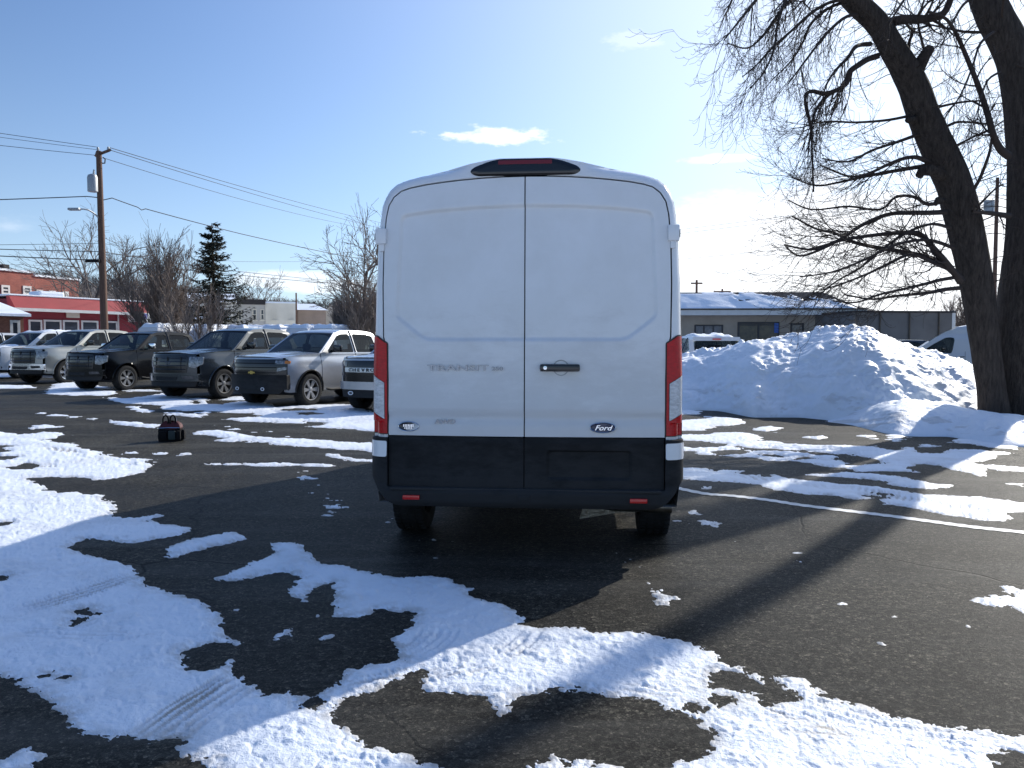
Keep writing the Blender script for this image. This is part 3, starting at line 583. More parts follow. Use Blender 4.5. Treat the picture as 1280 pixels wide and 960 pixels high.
CLEARL = pbr('clear_ribbed_lens', (.80, .80, .80), .2, metal=.0, coat=.6, vary=.5, vscale=60, bump=.8, bscale=120, stretch=(.4, 1, 2.), bdist=.003)
AMB = pbr('amber_lens', (.6, .18, .02), .2, coat=.4)
GLS = glass('tinted_window_glass', (.60, .68, .66), .58)
GLW = glass('windscreen_glass', (.45, .52, .53), .5)
SEAM = pbr('rubber_seal', (.006, .006, .007), .8)
INTR = pbr('cabin_trim', (.05, .05, .052), .8)

def wheel(parent, x, y, r=.41, w=.27, side=1, rimmat=None, spokes=6, label=None, snowy=False, style='double', rr=.62):
    """wheel > tyre, rim ; axis along x, outer face on +side"""
    wt = bpy.data.objects.new('wheel', None); COL.objects.link(wt); wt.parent = parent; wt.location = (x, y, r)
    hw = w / 2; pr = [(r * .64, -hw * .9), (r * .80, -hw), (r * .93, -hw * .98), (r * .99, -hw * .78), (r, -hw * .4), (r, hw * .4), (r * .99, hw * .78), (r * .93, hw * .98), (r * .80, hw), (r * .66, hw * .9), (r * .62, hw * .6)]
    t = MB().lathe(pr, 44)
    for k in range(44):                                    # tread blocks
        q = 2 * math.pi * k / 44; a = Matrix.Rotation(q, 4, 'X')
        for j in range(4):
            xx = -hw * .74 + hw * 1.48 * j / 3; b_ = MB().box(xx - hw * .17, xx + hw * .17, -.012 + (.006 if j % 2 else -.006), .013, r * .985, r * 1.012)
            b_.xf(a); t.add(b_.v, b_.f)
    obj('tyre', t, RUB, wt, angle=50)
    s = side; m = MB().lathe([(r * .66, s * hw * .86), (r * .645, s * hw * .95), (r * .60, s * hw * .9), (r * .585, s * hw * .1), (r * .2, -s * hw * .1), (.001, -s * hw * .1)], 40)
    obj('rim', m, DKM if style == 'dark' else DKM, wt)
    sp = MB()
    for k in range(spokes):
        q0 = 2 * math.pi * k / spokes
        for d in ((-.13, .13) if style != 'steel' else (0,)):
            q = q0 + d * (1.0 if style == 'double' else .8); c1, s1 = math.cos(q0 + d * .5), math.sin(q0 + d * .5); c2, s2 = math.cos(q), math.sin(q)
            wd = r * .05; px, py = -s2, c2
            X0, X1 = s * hw * .62, s * hw * .84
            a0 = (r * .13 * c1, r * .13 * s1); a1 = (r * .61 * c2, r * .61 * s2)
            vs = []
            for (cx_, cy_), ww, xo in ((a0, wd * .9, X0 + s * .02), (a1, wd * 1.15, X1)):
                vs += [(xo, cx_ + px * ww, cy_ + py * ww), (xo, cx_ - px * ww, cy_ - py * ww), (xo - s * .03, cx_ - px * ww * 1.3, cy_ - py * ww * 1.3), (xo - s * .03, cx_ + px * ww * 1.3, cy_ + py * ww * 1.3)]
            sp.add(vs, [(0, 1, 5, 4), (1, 2, 6, 5), (2, 3, 7, 6), (3, 0, 4, 7), (4, 5, 6, 7), (0, 3, 2, 1)])
    sp.lathe([(r * .665, s * hw * .80), (r * .66, s * hw * .97), (r * .615, s * hw * .95), (r * .60, s * hw * .7)], 40)
    sp.lathe([(r * .17, s * hw * .55), (r * .16, s * hw * .78), (r * .10, s * hw * .84), (.001, s * hw * .84)], 20)
    obj('spokes', sp, rimmat or STEEL, wt, angle=40)
    return wt

# ------------------------------------------------------------------ cargo van, origin at ground under the middle of the tail, +y forward
HWZ = [(.34, 1.0), (.5, 1.018), (.8, 1.026), (1.2, 1.024), (1.45, 1.018), (1.8, 1.008), (2.09, .994), (2.25, .980), (2.34, .968), (2.40, .944), (2.45, .912), (2.485, .868), (2.508, .81)]
def arcz(x): return 2.592 - .080 * (abs(x) / .81)**2
def half(z): return np.interp(z, [p[0] for p in HWZ], [p[1] for p in HWZ])
OUTL = [(x, z) for z, x in HWZ] + [(x, arcz(x)) for x in (.7, .58, .45, .3, .15)] + [(0, arcz(0))]
OUTL = OUTL + [(-x, z) for x, z in OUTL[-2::-1]]
def yface(x, z): return .045 * np.asarray(x)**2 + .028 * np.clip(np.asarray(z) - 1.1, 0, 3)**2
CR_ = .075
def yrear(x, z, off=0.):
    d = -sd_poly(OUTL, np.asarray(x, float), np.asarray(z, float))
    dd = np.where(np.asarray(z) < .9, np.minimum(d, 1.0 - np.abs(x) + 0 * d + .0), d); dd = np.where(np.asarray(z) < .55, np.clip(half(z) - np.abs(x), 0, 9), dd)
    e = np.clip(CR_ - dd, 0, CR_)
    return yface(x, z) + CR_ - np.sqrt(np.maximum(CR_**2 - e**2, 0)) - off
door_half = [(.5, .905), (.81, .906), (1.2, .906), (1.38, .912), (1.46, .936), (1.8, .940), (2.09, .934), (2.25, .920), (2.33, .902), (2.385, .868), (2.422, .82), (2.440, .76)]
DOOR = [(x, z) for z, x in door_half] + [(x, 2.50 - .056 * (x / .76)**2) for x in (.66, .54, .42, .28, .14)] + [(0, 2.50)]
DOOR = DOOR + [(-x, z) for x, z in DOOR[-2::-1]]
REC = [(-.830, 2.272), (-.60, 2.300), (-.3, 2.318), (0, 2.324), (.3, 2.318), (.60, 2.300), (.830, 2.272), (.852, 1.80), (.860, 1.61), (.845, 1.575), (.66, 1.432), (-.66, 1.432), (-.845, 1.575), (-.860, 1.61), (-.852, 1.80)]
RECR = round_poly(REC, .05)

def make_van():
    t = thing('cargo_van', 'x', 'van')
    # rear frame (body colour) around the doors
    def sdf_frame(A, B): return np.maximum.reduce([sd_poly(OUTL, A, B), -(sd_poly(DOOR, A, B) - .010), .60 - B])
    fr = MB().sheet((-1.05, 1.05, .55, 2.62), .013, sdf_frame, lambda A, B: (A, yrear(A, B), B), rim=(0, .06, 0))
    # shell
    st = [(CR_ + .02, 1.0, 1.0), (.3, 1.006, 1.0), (.9, 1.02, 1.004), (1.8, 1.025, 1.006), (3.2, 1.02, 1.0), (4.4, 1.01, .99)]
    ol = np.array(OUTL)
    def section(y, sx, sz, top=9, nar=1.):
        r = []
        for x, z in OUTL:
            zz = z * sz if z > 1.2 else z; r.append((x * sx * nar, y + float(yface(x, z)) * max(0, 1 - y / .5), min(zz, top + (.05 * (1 - (x / 1.0)**2)))))
        return r
    sec = [section(*s) for s in st] + [section(4.65, 1.0, .98, 2.42), section(5.0, 1.0, .98, 2.02, .985), section(5.35, 1., .98, 1.55, .97), section(5.45, 1., .98, 1.40, .965), section(5.8, 1., .98, 1.22, .93), section(6.0, 1., .98, 1.02, .86), section(6.04, 1., .98, .8, .82)]
    n = len(OUTL); vs = [p for s in sec for p in s]; fs = []
    for i in range(len(sec) - 1):
        for k in range(n): fs.append((i * n + k, i * n + (k + 1) % n, (i + 1) * n + (k + 1) % n, (i + 1) * n + k))
    fs.append(tuple((len(sec) - 1) * n + k for k in range(n)))
    fr.add(vs, fs); obj('body', fr, WHITE, t, angle=40)
    # dark cavity behind the seams
    obj('door_seal', MB().sheet((-.98, .98, .5, 2.53), .03, lambda A, B: sd_poly(DOOR, A, B) - .03, lambda A, B: (A, yface(A, B) + .03, B)), SEAM, t)
    def rec_y(A, B):
        d = sd_poly(RECR, A, B); k = np.clip(-d / .024, 0, 1); return .019 * k * k * (3 - 2 * k)
    for s in (-1, 1):
        def sdd(A, B, s=s): return np.maximum.reduce([sd_poly(DOOR, A, B), .004 - s * A, .812 - B])
        d = MB().sheet((0 if s > 0 else -.96, .96 if s > 0 else 0, .8, 2.51), .009, sdd, lambda A, B: (A, yface(A, B) + rec_y(A, B) - .004 - .010 * np.clip((1.30 - B) / .3, 0, 1)**2 + .012 * np.exp(-((B - .93) / .035)**2), B), rim=(0, .03, 0))
        dr = obj('rear_door', d, DOORW, t, angle=40)
        def sdl(A, B, s=s): return np.maximum.reduce([np.abs(A) - .902, .003 - s * A, .44 - B, B - .806])
        def yl(A, B):
            p = sd_rbox((.42, .632), (.272, .096), .03, A, B); k = np.clip(-p / .012, 0, 1)
            return yface(A, B) - .030 + .016 * k + .006 * np.clip((B - .77) / .03, 0, 1) - .012 * np.clip((.60 - B) / .16, 0, 1)
        obj('lower_cladding', MB().sheet((0 if s > 0 else -.92, .92 if s > 0 else 0, .44, .81), .010, sdl, lambda A, B: (A, yl(A, B), B), rim=(0, .03, 0)), BLK, dr, angle=30)
        if s > 0:
            hz, hx = 1.262, .232
            cup = MB().sheet((hx - .08, hx + .12, hz - .09, hz + .09), .006, lambda A, B: sd_circ((hx + .005, hz), .052, A, B), lambda A, B: (A, yface(A, B) - .008 + .010 * np.clip(-sd_circ((hx + .005, hz), .052, A, B) / .02, 0, 1), B))
            obj('handle_cup', cup, pbr('handle_cup_grey', (.42, .43, .43), .45), dr)
            b_ = MB().box(hx - .130, hx + .128, -.044, -.020, hz - .024, hz + .024, .013); b_.box(hx - .125, hx - .06, -.03, .004, hz - .02, hz + .02, .006); b_.box(hx + .07, hx + .12, -.03, .004, hz - .018, hz + .018, .006)
            hd = obj('door_handle', b_, BLKG, dr)
            obj('lock_cylinder', MB().lathe([(.001, -.049), (.012, -.048), (.013, -.04)], 16, 'y', (hx - .095, 0, hz)), CHR, hd)
            e = text_mb('Ford', .088, .002, .35, 1.05, .0012)
            ov = MB().lathe([(.001, 0), (.055, 0), (.06, .002), (.065, .008)], 40, 'y'); ov.xf(Matrix.Translation((.508, -.020 + .012, .876)) @ Matrix.Diagonal((1.28, -1, .50, 1)))
            bd = obj('oval_badge', ov, pbr('badge_blue', (.01, .02, .07), .25, coat=.5), dr)
            ring = MB().tube([(.508 + .082 * math.cos(q), -.014, .876 + .032 * math.sin(q)) for q in np.linspace(0, 2 * math.pi, 41)], .0032, 6)
            obj('badge_rim', ring, CHR, dr)
            e.xf(Matrix.Translation((.508, -.022, .874)) @ Matrix.Rotation(R(90), 4, 'X') @ Matrix.Diagonal((.60, .52, 1, 1))); obj('lettering', e, CHR, bd, smooth=False)
        else:
            for txt, cx_, cz_, sz, sx in (('TRANSIT', -.436, 1.258, .054, 1.92), ('250', -.176, 1.254, .034, 1.5), ('AWD', -.522, .905, .042, 1.35)):
                e = text_mb(txt, sz, .004, 0, sx, .0006); e.xf(Matrix.Translation((cx_, float(yface(cx_, cz_)) - .013, cz_)) @ Matrix.Rotation(R(90), 4, 'X'))
                obj('badge_lettering', e, pbr('satin_chrome', (.30, .31, .34), .3, metal=1), dr, smooth=False)
            ov = MB().lathe([(.001, 0), (.05, 0), (.058, .003), (.062, .008)], 40, 'y'); ov.xf(Matrix.Translation((-.768, .014, .872)) @ Matrix.Diagonal((1.12, -1, .52, 1)))
            bd = obj('oval_badge', ov, pbr('dealer_badge_dark', (.03, .03, .035), .3, coat=.4), dr)
            ring = MB().tube([(-.768 + .068 * math.cos(q), .004, .872 + .031 * math.sin(q)) for q in np.linspace(0, 2 * math.pi, 41)], .0028, 6)
            for k in range(7): ring.box(-.80 + k * .0105 - .003, -.80 + k * .0105 + .003, .0, .006, .876 - .006 - .001 * (k % 3), .886)
            for k in range(5): ring.box(-.792 + k * .011 - .003, -.792 + k * .011 + .003, .0, .006, .856, .866)
            obj('badge_rim', ring, CHR, bd)
    # high brake light in its black shroud, recessed roof pod
    pod = [(-.365, 2.535), (-.32, 2.508), (.32, 2.508), (.365, 2.535), (.34, 2.565), (.24, 2.602), (.17, 2.617), (-.17, 2.617), (-.24, 2.602), (-.34, 2.565)]
    wp = MB().sheet((-.76, .76, 2.43, 2.62), .012, lambda A, B: np.maximum(B - np.interp(np.abs(A), [0, .17, .25, .36, .5, .62, .76], [2.622, 2.622, 2.612, 2.592, 2.573, 2.549, 2.512]), 2.513 - .056 * (A / .76)**2 - B), lambda A, B: (A, (yface(A, B) - .008) * (1 - np.clip((np.abs(A) - .36) / .16, 0, 1)) + (yrear(A, B) - .003) * np.clip((np.abs(A) - .36) / .16, 0, 1), B), rim=(0, .3, -.03)); obj('roof_pod', wp, WHITE, t)
    pr = round_poly(pod, .03)
    cl_ = obj('high_brake_light', MB().sheet((-.37, .37, 2.5, 2.63), .008, lambda A, B: sd_poly(pr, A, B), lambda A, B: (A, yface(A, B) - .022 + .01 * np.clip(1 - (-sd_poly(pr, A, B)) / .02, 0, 1), B), rim=(0, .05, 0)), BLKG, t)
    obj('red_lens', MB().sheet((-.2, .2, 2.57, 2.61), .01, lambda A, B: sd_rbox((0, 2.592), (.175 - .0, .013), .005, A, B), lambda A, B: (A, yface(A, B) - .026, B), rim=(0, .01, 0)), pbr('dark_red_lens', (.16, .004, .006), .2, coat=.5), cl_)
    # tail lamps (wrap round the corner)
    for s in (-1, 1):
        lp = [(.908, .815), (1.06, .815), (1.06, 1.478), (.985, 1.475), (.932, 1.437), (.908, 1.425)]
        def sdt(A, B, s=s, a=lp): return np.maximum(sd_poly(round_poly(a, .015), s * A, B), s * A - half(B) - .002)
        emb = lambda A, B, o=.016: (A + 0 * B, yrear(A * .999, B, o), B)
        L0 = obj('tail_lamp', MB().sheet((.85 if s > 0 else -1.08, 1.08 if s > 0 else -.85, .8, 1.5), .006, sdt, lambda A, B: (A, yrear(A * .999, B, .008), B), rim=(0, .04, 0)), pbr('lamp_bezel', (.02, .004, .005), .3), t)
        mid = [(.934, 1.160), (1.06, 1.235), (1.06, .985), (.934, .915)]
        inner = [(.917, .822), (1.06, .822), (1.06, 1.468), (.988, 1.465), (.938, 1.430), (.917, 1.418)]
        def sdr(A, B, s=s): return np.maximum.reduce([sd_poly(inner, s * A, B), s * A - half(B) + .002, -sd_poly(mid, s * A, B) + .002])
        def sdm(A, B, s=s): return np.maximum(sd_poly(mid, s * A, B) + .002, s * A - half(B) + .003)
        bb = (.85 if s > 0 else -1.08, 1.08 if s > 0 else -.85, .8, 1.5)
        obj('red_lens', MB().sheet(bb, .006, sdr, emb, rim=(0, .012, 0)), REDL, L0); obj('clear_lens', MB().sheet(bb, .006, sdm, emb, rim=(0, .012, 0)), CLEARL, L0)
        # hinge
        hb = MB().box(s * .955 - .037, s * .955 + .037, .03, .13, 2.075, 2.18, .012); hb.box(s * .953 - .018, s * .953 + .018, .045, .075, 2.03, 2.08, .006)
        obj('hinge', hb, WHITE, t)
        obj('hinge_cap', MB().box(s * .992 - .006, s * .992 + .006, .05, .08, 2.10, 2.15, .003), BLK, t)
        # mudguard inner face, mirror
        mr = MB().box(s * 1.13 - .10, s * 1.13 + .10, 4.55, 4.70, 1.42, 1.78, .05); mr.box(min(s * .9, s * 1.06), max(s * .9, s * 1.06), 4.6, 4.66, 1.45, 1.52, .01); obj('wing_mirror', mr, BLK, t)
        wv = [(3.80, 1.33), (3.80, 1.98), (4.45, 1.98), (5.05, 1.50), (5.12, 1.36), (4.9, 1.33)]
        def sx(A, B): return s * (half(B) * 1.018 + .006)
        fw = obj('side_window', MB().sheet((3.7, 5.2, 1.3, 2.), .04, lambda A, B: sd_poly(round_poly(wv, .06), A, B), lambda A, B: (sx(A, B) * (1 - .02 * np.clip(A - 4.5, 0, 1)), A, B), rim=(-s * .02, 0, 0)), GLS, t)
        tr = MB().tube([(float(sx(0, b)) * (1 - .02 * max(a - 4.5, 0)), a, b) for a, b in (round_poly(wv, .06) + round_poly(wv, .06)[:1])], .012, 6); tr.box(*sorted((s * 1.0, s * 1.012)), 4.55, 4.58, 1.34, 1.9); obj('window_trim', tr, BLK, fw)
        for y0 in (.86, 5.0):
            a_ = MB().sheet((y0 - .5, y0 + .5, .34, .95), .03, lambda A, B: np.maximum(sd_circ((y0, .36), .46, A, B), .36 - B), lambda A, B: (s * (1.03 + 0 * A), A, B), rim=(-s * .04, 0, 0)); obj('wheel_arch', a_, BLK, t)
            wheel(t, s * .90, y0, .350, .225, s, STEEL, 8, style='steel')
    # windscreen
    ws = MB().grid(lambda a, b: (a * (.84 + .10 * (1 - b)), 4.62 + .80 * (1 - b) + .02, 2.42 - .93 * (1 - b) + .05 * (1 - a * a) + .02), np.linspace(-1, 1, 15), np.linspace(0, 1, 6)); obj('windscreen', ws, GLW, t)
    # bumper: bar + uprights wrapping to the sides
    def sdb(A, B):
        ax = np.abs(A); bar = np.maximum.reduce([B - .475, .355 + .20 * np.clip((ax - .80) / .235, 0, 1)**2.2 - B, ax - 1.032])
        up = np.maximum.reduce([.908 - ax, B - .795, .44 + .10 * np.clip((ax - .95) / .08, 0, 1) - B, ax - 1.032]); return np.minimum(bar, up)
    def yb(A, B):
        ax = np.abs(A); e = np.clip(ax - .92, 0, .115); rr_ = .115
        return -.055 - .028 * np.clip((.50 - B) / .05, 0, 1) * np.clip((1.0 - ax) / .12, 0, 1) + .03 * ax**2 + (rr_ - np.sqrt(np.maximum(rr_**2 - e**2, 0))) + .02 * np.clip((B - .6) / .2, 0, 1) + .015 * np.clip((.385 - B) / .03, 0, 1)
    bm_ = obj('rear_bumper', MB().sheet((-1.04, 1.04, .34, .8), .011, sdb, lambda A, B: (A, yb(A, B), B), rim=(0, .16, 0)), BLK, t, angle=40)
    obj('step_pad', MB().box(-.88, .88, -.07, .0, .462, .478, .005), pbr('step_pad', (.03, .03, .03), .8, bump=.5, bscale=150), bm_)
    for s in (-1, 1):
        obj('corner_panel', MB().sheet((.88 if s > 0 else -1.05, 1.05 if s > 0 else -.88, .66, .79), .008, lambda A, B: sd_rbox((s * .974, .725), (.064, .052), .012, A, B), lambda A, B: (A, yb(A, B) - .010, B), rim=(0, .05, 0)), WHITE, bm_)
        obj('reflector', MB().box(s * .735 - .055, s * .735 + .055, -.092, -.06, .402, .430, .004), pbr('reflector_red', (.62, .012, .010), .25, coat=.5), bm_)
    obj('tow_hook_cover', MB().box(-.04, .04, -.088, -.05, .40, .44, .004), BLK, bm_)
    # under-body: floor, axle, leaf springs, exhaust
    u = MB().box(-.93, .93, .1, 5.7, .42, .50); obj('underbody', u, DKM, t)
    u = MB().tube([(-.85, .86, .355), (.85, .86, .355)], .045, 10); u.lathe([(.001, -.14), (.12, -.09), (.15, 0), (.12, .09), (.001, .14)], 16, 'x', (.0, .86, .355)); obj('rear_axle', u, DKM, t)
    for s in (-1, 1): obj('leaf_spring', MB().tube([(s * .55, .12, .40), (s * .55, .5, .32), (s * .55, .86, .30), (s * .55, 1.3, .33), (s * .55, 1.7, .42)], [.03] * 5, 6), DKM, t)
    ex = MB().tube([(.40, .50, .33), (.45, .34, .325), (.60, .27, .32), (.98, .25, .315)], [.042] * 4, 14, cap=False); obj('exhaust_pipe', ex, pbr('exhaust_steel', (.20, .19, .17), .38, metal=.9, vary=.5, vscale=14), t)
    hs = MB(); hs.prism([(.36, .15), (.62, .20), (.80, .21), (.80, .33), (.42, .36)], lambda a, b: (a, .58, b), lambda a, b: (a, .61, b)); obj('sunlit_patch_plate', hs, pbr('sunlit_patch_foil', (.32, .29, .24), .35, metal=.9, bump=1., bscale=40, bdist=.02), t)  # foil plate lowered to stand in for sunlit ground under the van
    for s in (): obj('mud_flap', MB().box(s * .93 - .13, s * .93 + .13, .40, .412, .18 if s < 0 else .2, .45, .004), BLK, t)
    return t
van = make_van()
VX, VY, _ = P(655.5, 480, 5.2)
van.location = (VX, VY, 0); van.rotation_euler = (0, 0, R(-5)); 
tag(van, 'large white cargo van seen from behind with twin doors and black bumper', 'van')
# ------------------------------------------------------------------ pickups and SUVs, origin at ground under the nose, +y towards the tail
LEAN = .37
def make_auto(label, cat, loc, rot, scale, paint, style='ridge', suv=False, group=None, rimmat=STEEL, bumper=None, mirror=BLKG, res=.035, dirty=None, name='pickup_truck', snowtop=False, L_=5.8, kind='auto'):
    t = thing(name, label, cat, loc, rot, group, scale)
    bumper = bumper or paint
    if not suv:
        L_ = 5.8; top = [(.0, 1.17), (.10, 1.225), (.35, 1.265), (1.30, 1.325), (1.50, 1.355), (2.22, 1.86), (2.45, 1.925), (2.9, 1.95), (3.5, 1.94), (3.85, 1.90), (3.98, 1.80), (4.10, 1.42), (5.74, 1.41), (5.80, 1.35), (5.80, .60), (5.5, .45), (.3, .36), (.04, .42), (-.03, .60), (-.03, 1.09)]
        win = [[(1.66, 1.345), (2.27, 1.79), (2.42, 1.835), (2.80, 1.85), (2.80, 1.345)], [(2.93, 1.345), (2.93, 1.85), (3.55, 1.84), (3.80, 1.79), (3.88, 1.44), (3.86, 1.345)]]
        ax = (.97, 4.62); belt = 1.33; ry = (2.22, 3.90); rear_glass = True
    else:
        L_ = 4.9; top = [(.0, 1.0), (.10, 1.06), (.35, 1.10), (1.20, 1.16), (1.36, 1.20), (2.10, 1.72), (2.35, 1.78), (2.9, 1.81), (3.8, 1.79), (4.45, 1.73), (4.62, 1.66), (4.86, 1.15), (4.90, .95), (4.90, .50), (4.6, .36), (.3, .32), (.04, .36), (-.03, .60), (-.03, .94)]
        win = [[(1.55, 1.20), (2.12, 1.64), (2.3, 1.70), (2.62, 1.72), (2.62, 1.18)], [(2.72, 1.18), (2.72, 1.72), (3.5, 1.70), (3.55, 1.2)], [(3.65, 1.2), (3.62, 1.69), (4.25, 1.64), (4.52, 1.30)]]
        ax = (.92, 3.80); belt = 1.17; ry = (2.10, 4.45)
    lean, vanb = .37, kind == 'van'
    if vanb:
        L_ = 5.6; lean = .10; belt = 1.30; ry = (2.45, 5.40)
        top = [(.0, .92), (.12, 1.0), (.40, 1.12), (.80, 1.30), (.98, 1.42), (1.55, 1.84), (2.0, 2.12), (2.45, 2.30), (3.0, 2.39), (4.2, 2.41), (5.3, 2.40), (5.52, 2.30), (5.60, 1.9), (5.6, .5), (5.4, .38), (.3, .34), (.04, .38), (-.03, .55), (-.03, .86)]
        win = [[(1.18, 1.36), (1.55, 1.62), (1.95, 1.86), (2.12, 1.88), (2.30, 1.84), (2.22, 1.34), (2.18, 1.22), (1.25, 1.28)]]; ax = (.95, 4.3)
    rw = .41 if not suv else .36; W = .985 if not suv else .93
    topr = round_poly(top, .05, 3)
    def tz(y): return np.interp(y, [p[0] for p in top[1:13]], [p[1] for p in top[1:13]])
    def hx(y, z):
        y = np.asarray(y, float) + 0 * np.asarray(z); z = np.asarray(z, float)
        x = W - .05 * np.clip((z - .95) / .3, 0, 1)**2 - .03 * np.clip((.75 - z) / .3, 0, 1)**2 - lean * np.clip(z - belt, 0, 1) - .03 * np.clip((z - belt - .5) / .1, 0, 2) - (.14 * np.clip((z - 2.2) / .2, 0, 1.2)**2 if vanb else 0)
        x = x - .17 * np.clip((.75 - y) / .75, 0, 1.05)**2.2 - .05 * np.clip((y - L_ + .35) / .35, 0, 1.05)**2
        fl = np.minimum(np.exp(-((y - ax[0]) / .42)**2) + np.exp(-((y - ax[1]) / .42)**2), 1) * np.clip((1.05 - z) / .2, 0, 1)
        return x + .035 * fl
    def fy(x, z): return -.03 + .30 * (np.abs(x) / .95)**3 * 1.0 + .03 * np.clip((z - .9) / .25, 0, 1.5)**2
    body = MB(); inner_cut = []
    for s in (-1, 1):
        def sdf(A, B):
            d = sd_poly(topr, A, B)
            for w_ in win: d = np.maximum(d, -sd_poly(round_poly(w_, .04, 3), A, B))
            for a in ax: d = np.maximum(d, -sd_circ((a, rw), rw + .085, A, B))
            return np.maximum(d, fy(hx(A, B), B) - A - .0)
        body.sheet((-.05, L_ + .03, .3, 2.45 if vanb else 1.97), res, sdf, lambda A, B: (s * hx(A, B), A, B), rim=(-s * .05, 0, 0))
    n = 13
    def top_grid(y0, y1, crown, ny):
        ys = np.linspace(y0, y1, ny); xs = np.linspace(-1, 1, 21)
        def fn(a, b):
            z = float(tz(a)); w_ = float(hx(a, z)); return (b * w_, a + (0 if a > .4 else float(fy(b * w_, 1.)) + .03 - 0) * max(0, 1 - a / .4), z + crown * (1 - abs(b)**3.5) - .004)
        body.grid(fn, ys, xs)
    top_grid(.0, 1.36, .035, 22)
    if style == 'hump' or not suv:
        body.grid(lambda a, b: (b * .42, a, float(tz(a)) + .026 + .028 * max(0, 1 - abs(b)**4) * min(1, (a - .25) * 5)), np.linspace(.25, 1.34, 12), np.linspace(-1, 1, 11))
    top_grid(ry[0] - .02, ry[1] + .12, .035, 18)
    if not suv:
        # tailgate, bed walls
        body.grid(lambda a, b: (a * .93, 5.79 + .01 * (1 - a * a), b), np.linspace(-1, 1, 9), np.linspace(.62, 1.40, 5))
        body.grid(lambda a, b: (a * .86, 3.97 + .16 * (1.9 - b) / .55, b), np.linspace(-1, 1, 9), np.linspace(1.0, 1.42, 3))
        for s in (-1, 1): body.grid(lambda a, b: (s * (.82 + .13 * b), a, 1.408), np.linspace(4.1, 5.78, 6), np.linspace(0, 1, 3))
    elif vanb:
        body.grid(lambda a, b: (a * float(hx(5.5, b)), 5.59 - .10 * max(b - 1.9, 0) / .5, b), np.linspace(-1, 1, 9), np.linspace(.5, 2.38, 12))
    else:
        body.grid(lambda a, b: (a * float(hx(4.8, b)), float(np.interp(b, [.5, .95, 1.15, 1.66], [4.90, 4.90, 4.86, 4.62])) + .03 * (1 - a * a), b), np.linspace(-1, 1, 11), np.linspace(.5, 1.16, 8))
        for s in (-1, 1): body.grid(lambda a, b: (s * (.72 + .16 * a), 4.86 - .24 * b + .01, 1.15 + .51 * b), np.linspace(0, 1, 3), np.linspace(0, 1, 5))
        body.grid(lambda a, b: (a * .74, 4.66 + .03 - .05 * b, 1.62 + .12 * b), np.linspace(-1, 1, 9), np.linspace(0, 1, 3))
    # front fascia
    zt = 1.23 if not suv else 1.06
    body.grid(lambda a, b: (a * float(hx(.05, b)) * .99, float(fy(a * hx(.05, b), b)), b), np.linspace(-1, 1, 25), np.linspace(.50 if not suv else .42, zt, 16))
    obj('body', body, paint, t, angle=38)
    # dark inside: floor pan, arch liners, firewall
    lin = MB().box(-.90, .90, .25, L_ - .2, .42, .62)
    lin.box(-.88, .88, 1.35, 1.45, .5, belt - .02)
    if not suv: lin.box(-.90, .90, 4.12, 5.76, .9, 1.30)
    for a in ax:
        lin.grid(lambda q, b: (b, a + (rw + .09) * math.cos(q), rw + (rw + .09) * math.sin(q)), np.linspace(-.25, math.pi + .25, 18), np.array([-.90, -.5, .5, .90]))
    obj('chassis', lin, SEAM, t, smooth=False)
    dsh = MB().box(-.80, .80, 1.45, 1.75, .9, belt - .02, .05); obj('dashboard', dsh, INTR, t)
    for s in (-1, 1):
        for y0 in ((2.35, 3.3) if not suv else (2.3, 3.2)):
            m_ = MB().box(s * .40 - .24, s * .40 + .24, y0, y0 + .14, .8, 1.38 if not suv else 1.30, .05); m_.box(s * .40 - .12, s * .40 + .12, y0 + .02, y0 + .12, 1.40 if not suv else 1.32, 1.58 if not suv else 1.50, .04)
            obj('seat', m_, INTR, t)
    # glazing
    def wsc(a, b):
        y = 1.40 + (ry[0] - 1.40) * b if not suv else (.92 if vanb else 1.26) + (ry[0] - (.92 if vanb else 1.26)) * b; z0 = belt - .02; z1 = float(tz(ry[0])); z = z0 + (z1 - z0) * b
        return (a * (float(hx(y, z)) - .012), y - .13 * (1 - a * a) * (1 - .5 * b), z + .02 * (1 - a * a))
    ws = obj('windscreen', MB().grid(wsc, np.linspace(-1, 1, 15), np.linspace(0, 1, 8)), GLW, t)
    fr = MB()
    for s in (-1, 1): fr.tube([wsc(s * .985, b) for b in np.linspace(0, 1, 7)], .026, 6)
    fr.tube([wsc(a, .985) for a in np.linspace(-.98, .98, 11)], .022, 6); obj('windscreen_pillar', fr, paint, t)
    obj('wiper_cowl', MB().tube([wsc(a, .0) for a in np.linspace(-.95, .95, 11)], .025, 6), BLK, t)
    for k, w_ in enumerate(win):
        for s in (-1, 1):
            wr = round_poly(w_, .04, 3); p = np.array(w_)
            gl = obj('side_window', MB().sheet((p[:, 0].min(), p[:, 0].max(), p[:, 1].min(), p[:, 1].max()), .06, lambda A, B: sd_poly(wr, A, B) - .006, lambda A, B: (s * (hx(A, B) - .014), A, B)), GLS, t)
    for s in (-1, 1):
        for w0, w1 in zip(win[:-1], win[1:]):
            ya = (max(q[0] for q in w0) + min(q[0] for q in w1)) / 2
            zz = np.linspace(belt + .02, belt + .60 if not suv else belt + .55, 6); pl_ = MB().tube([(s * (float(hx(ya, z)) - .0), ya, z) for z in zz], .028, 4)
            obj('door_pillar', pl_, BLKG if style != 'bar' else paint, t)
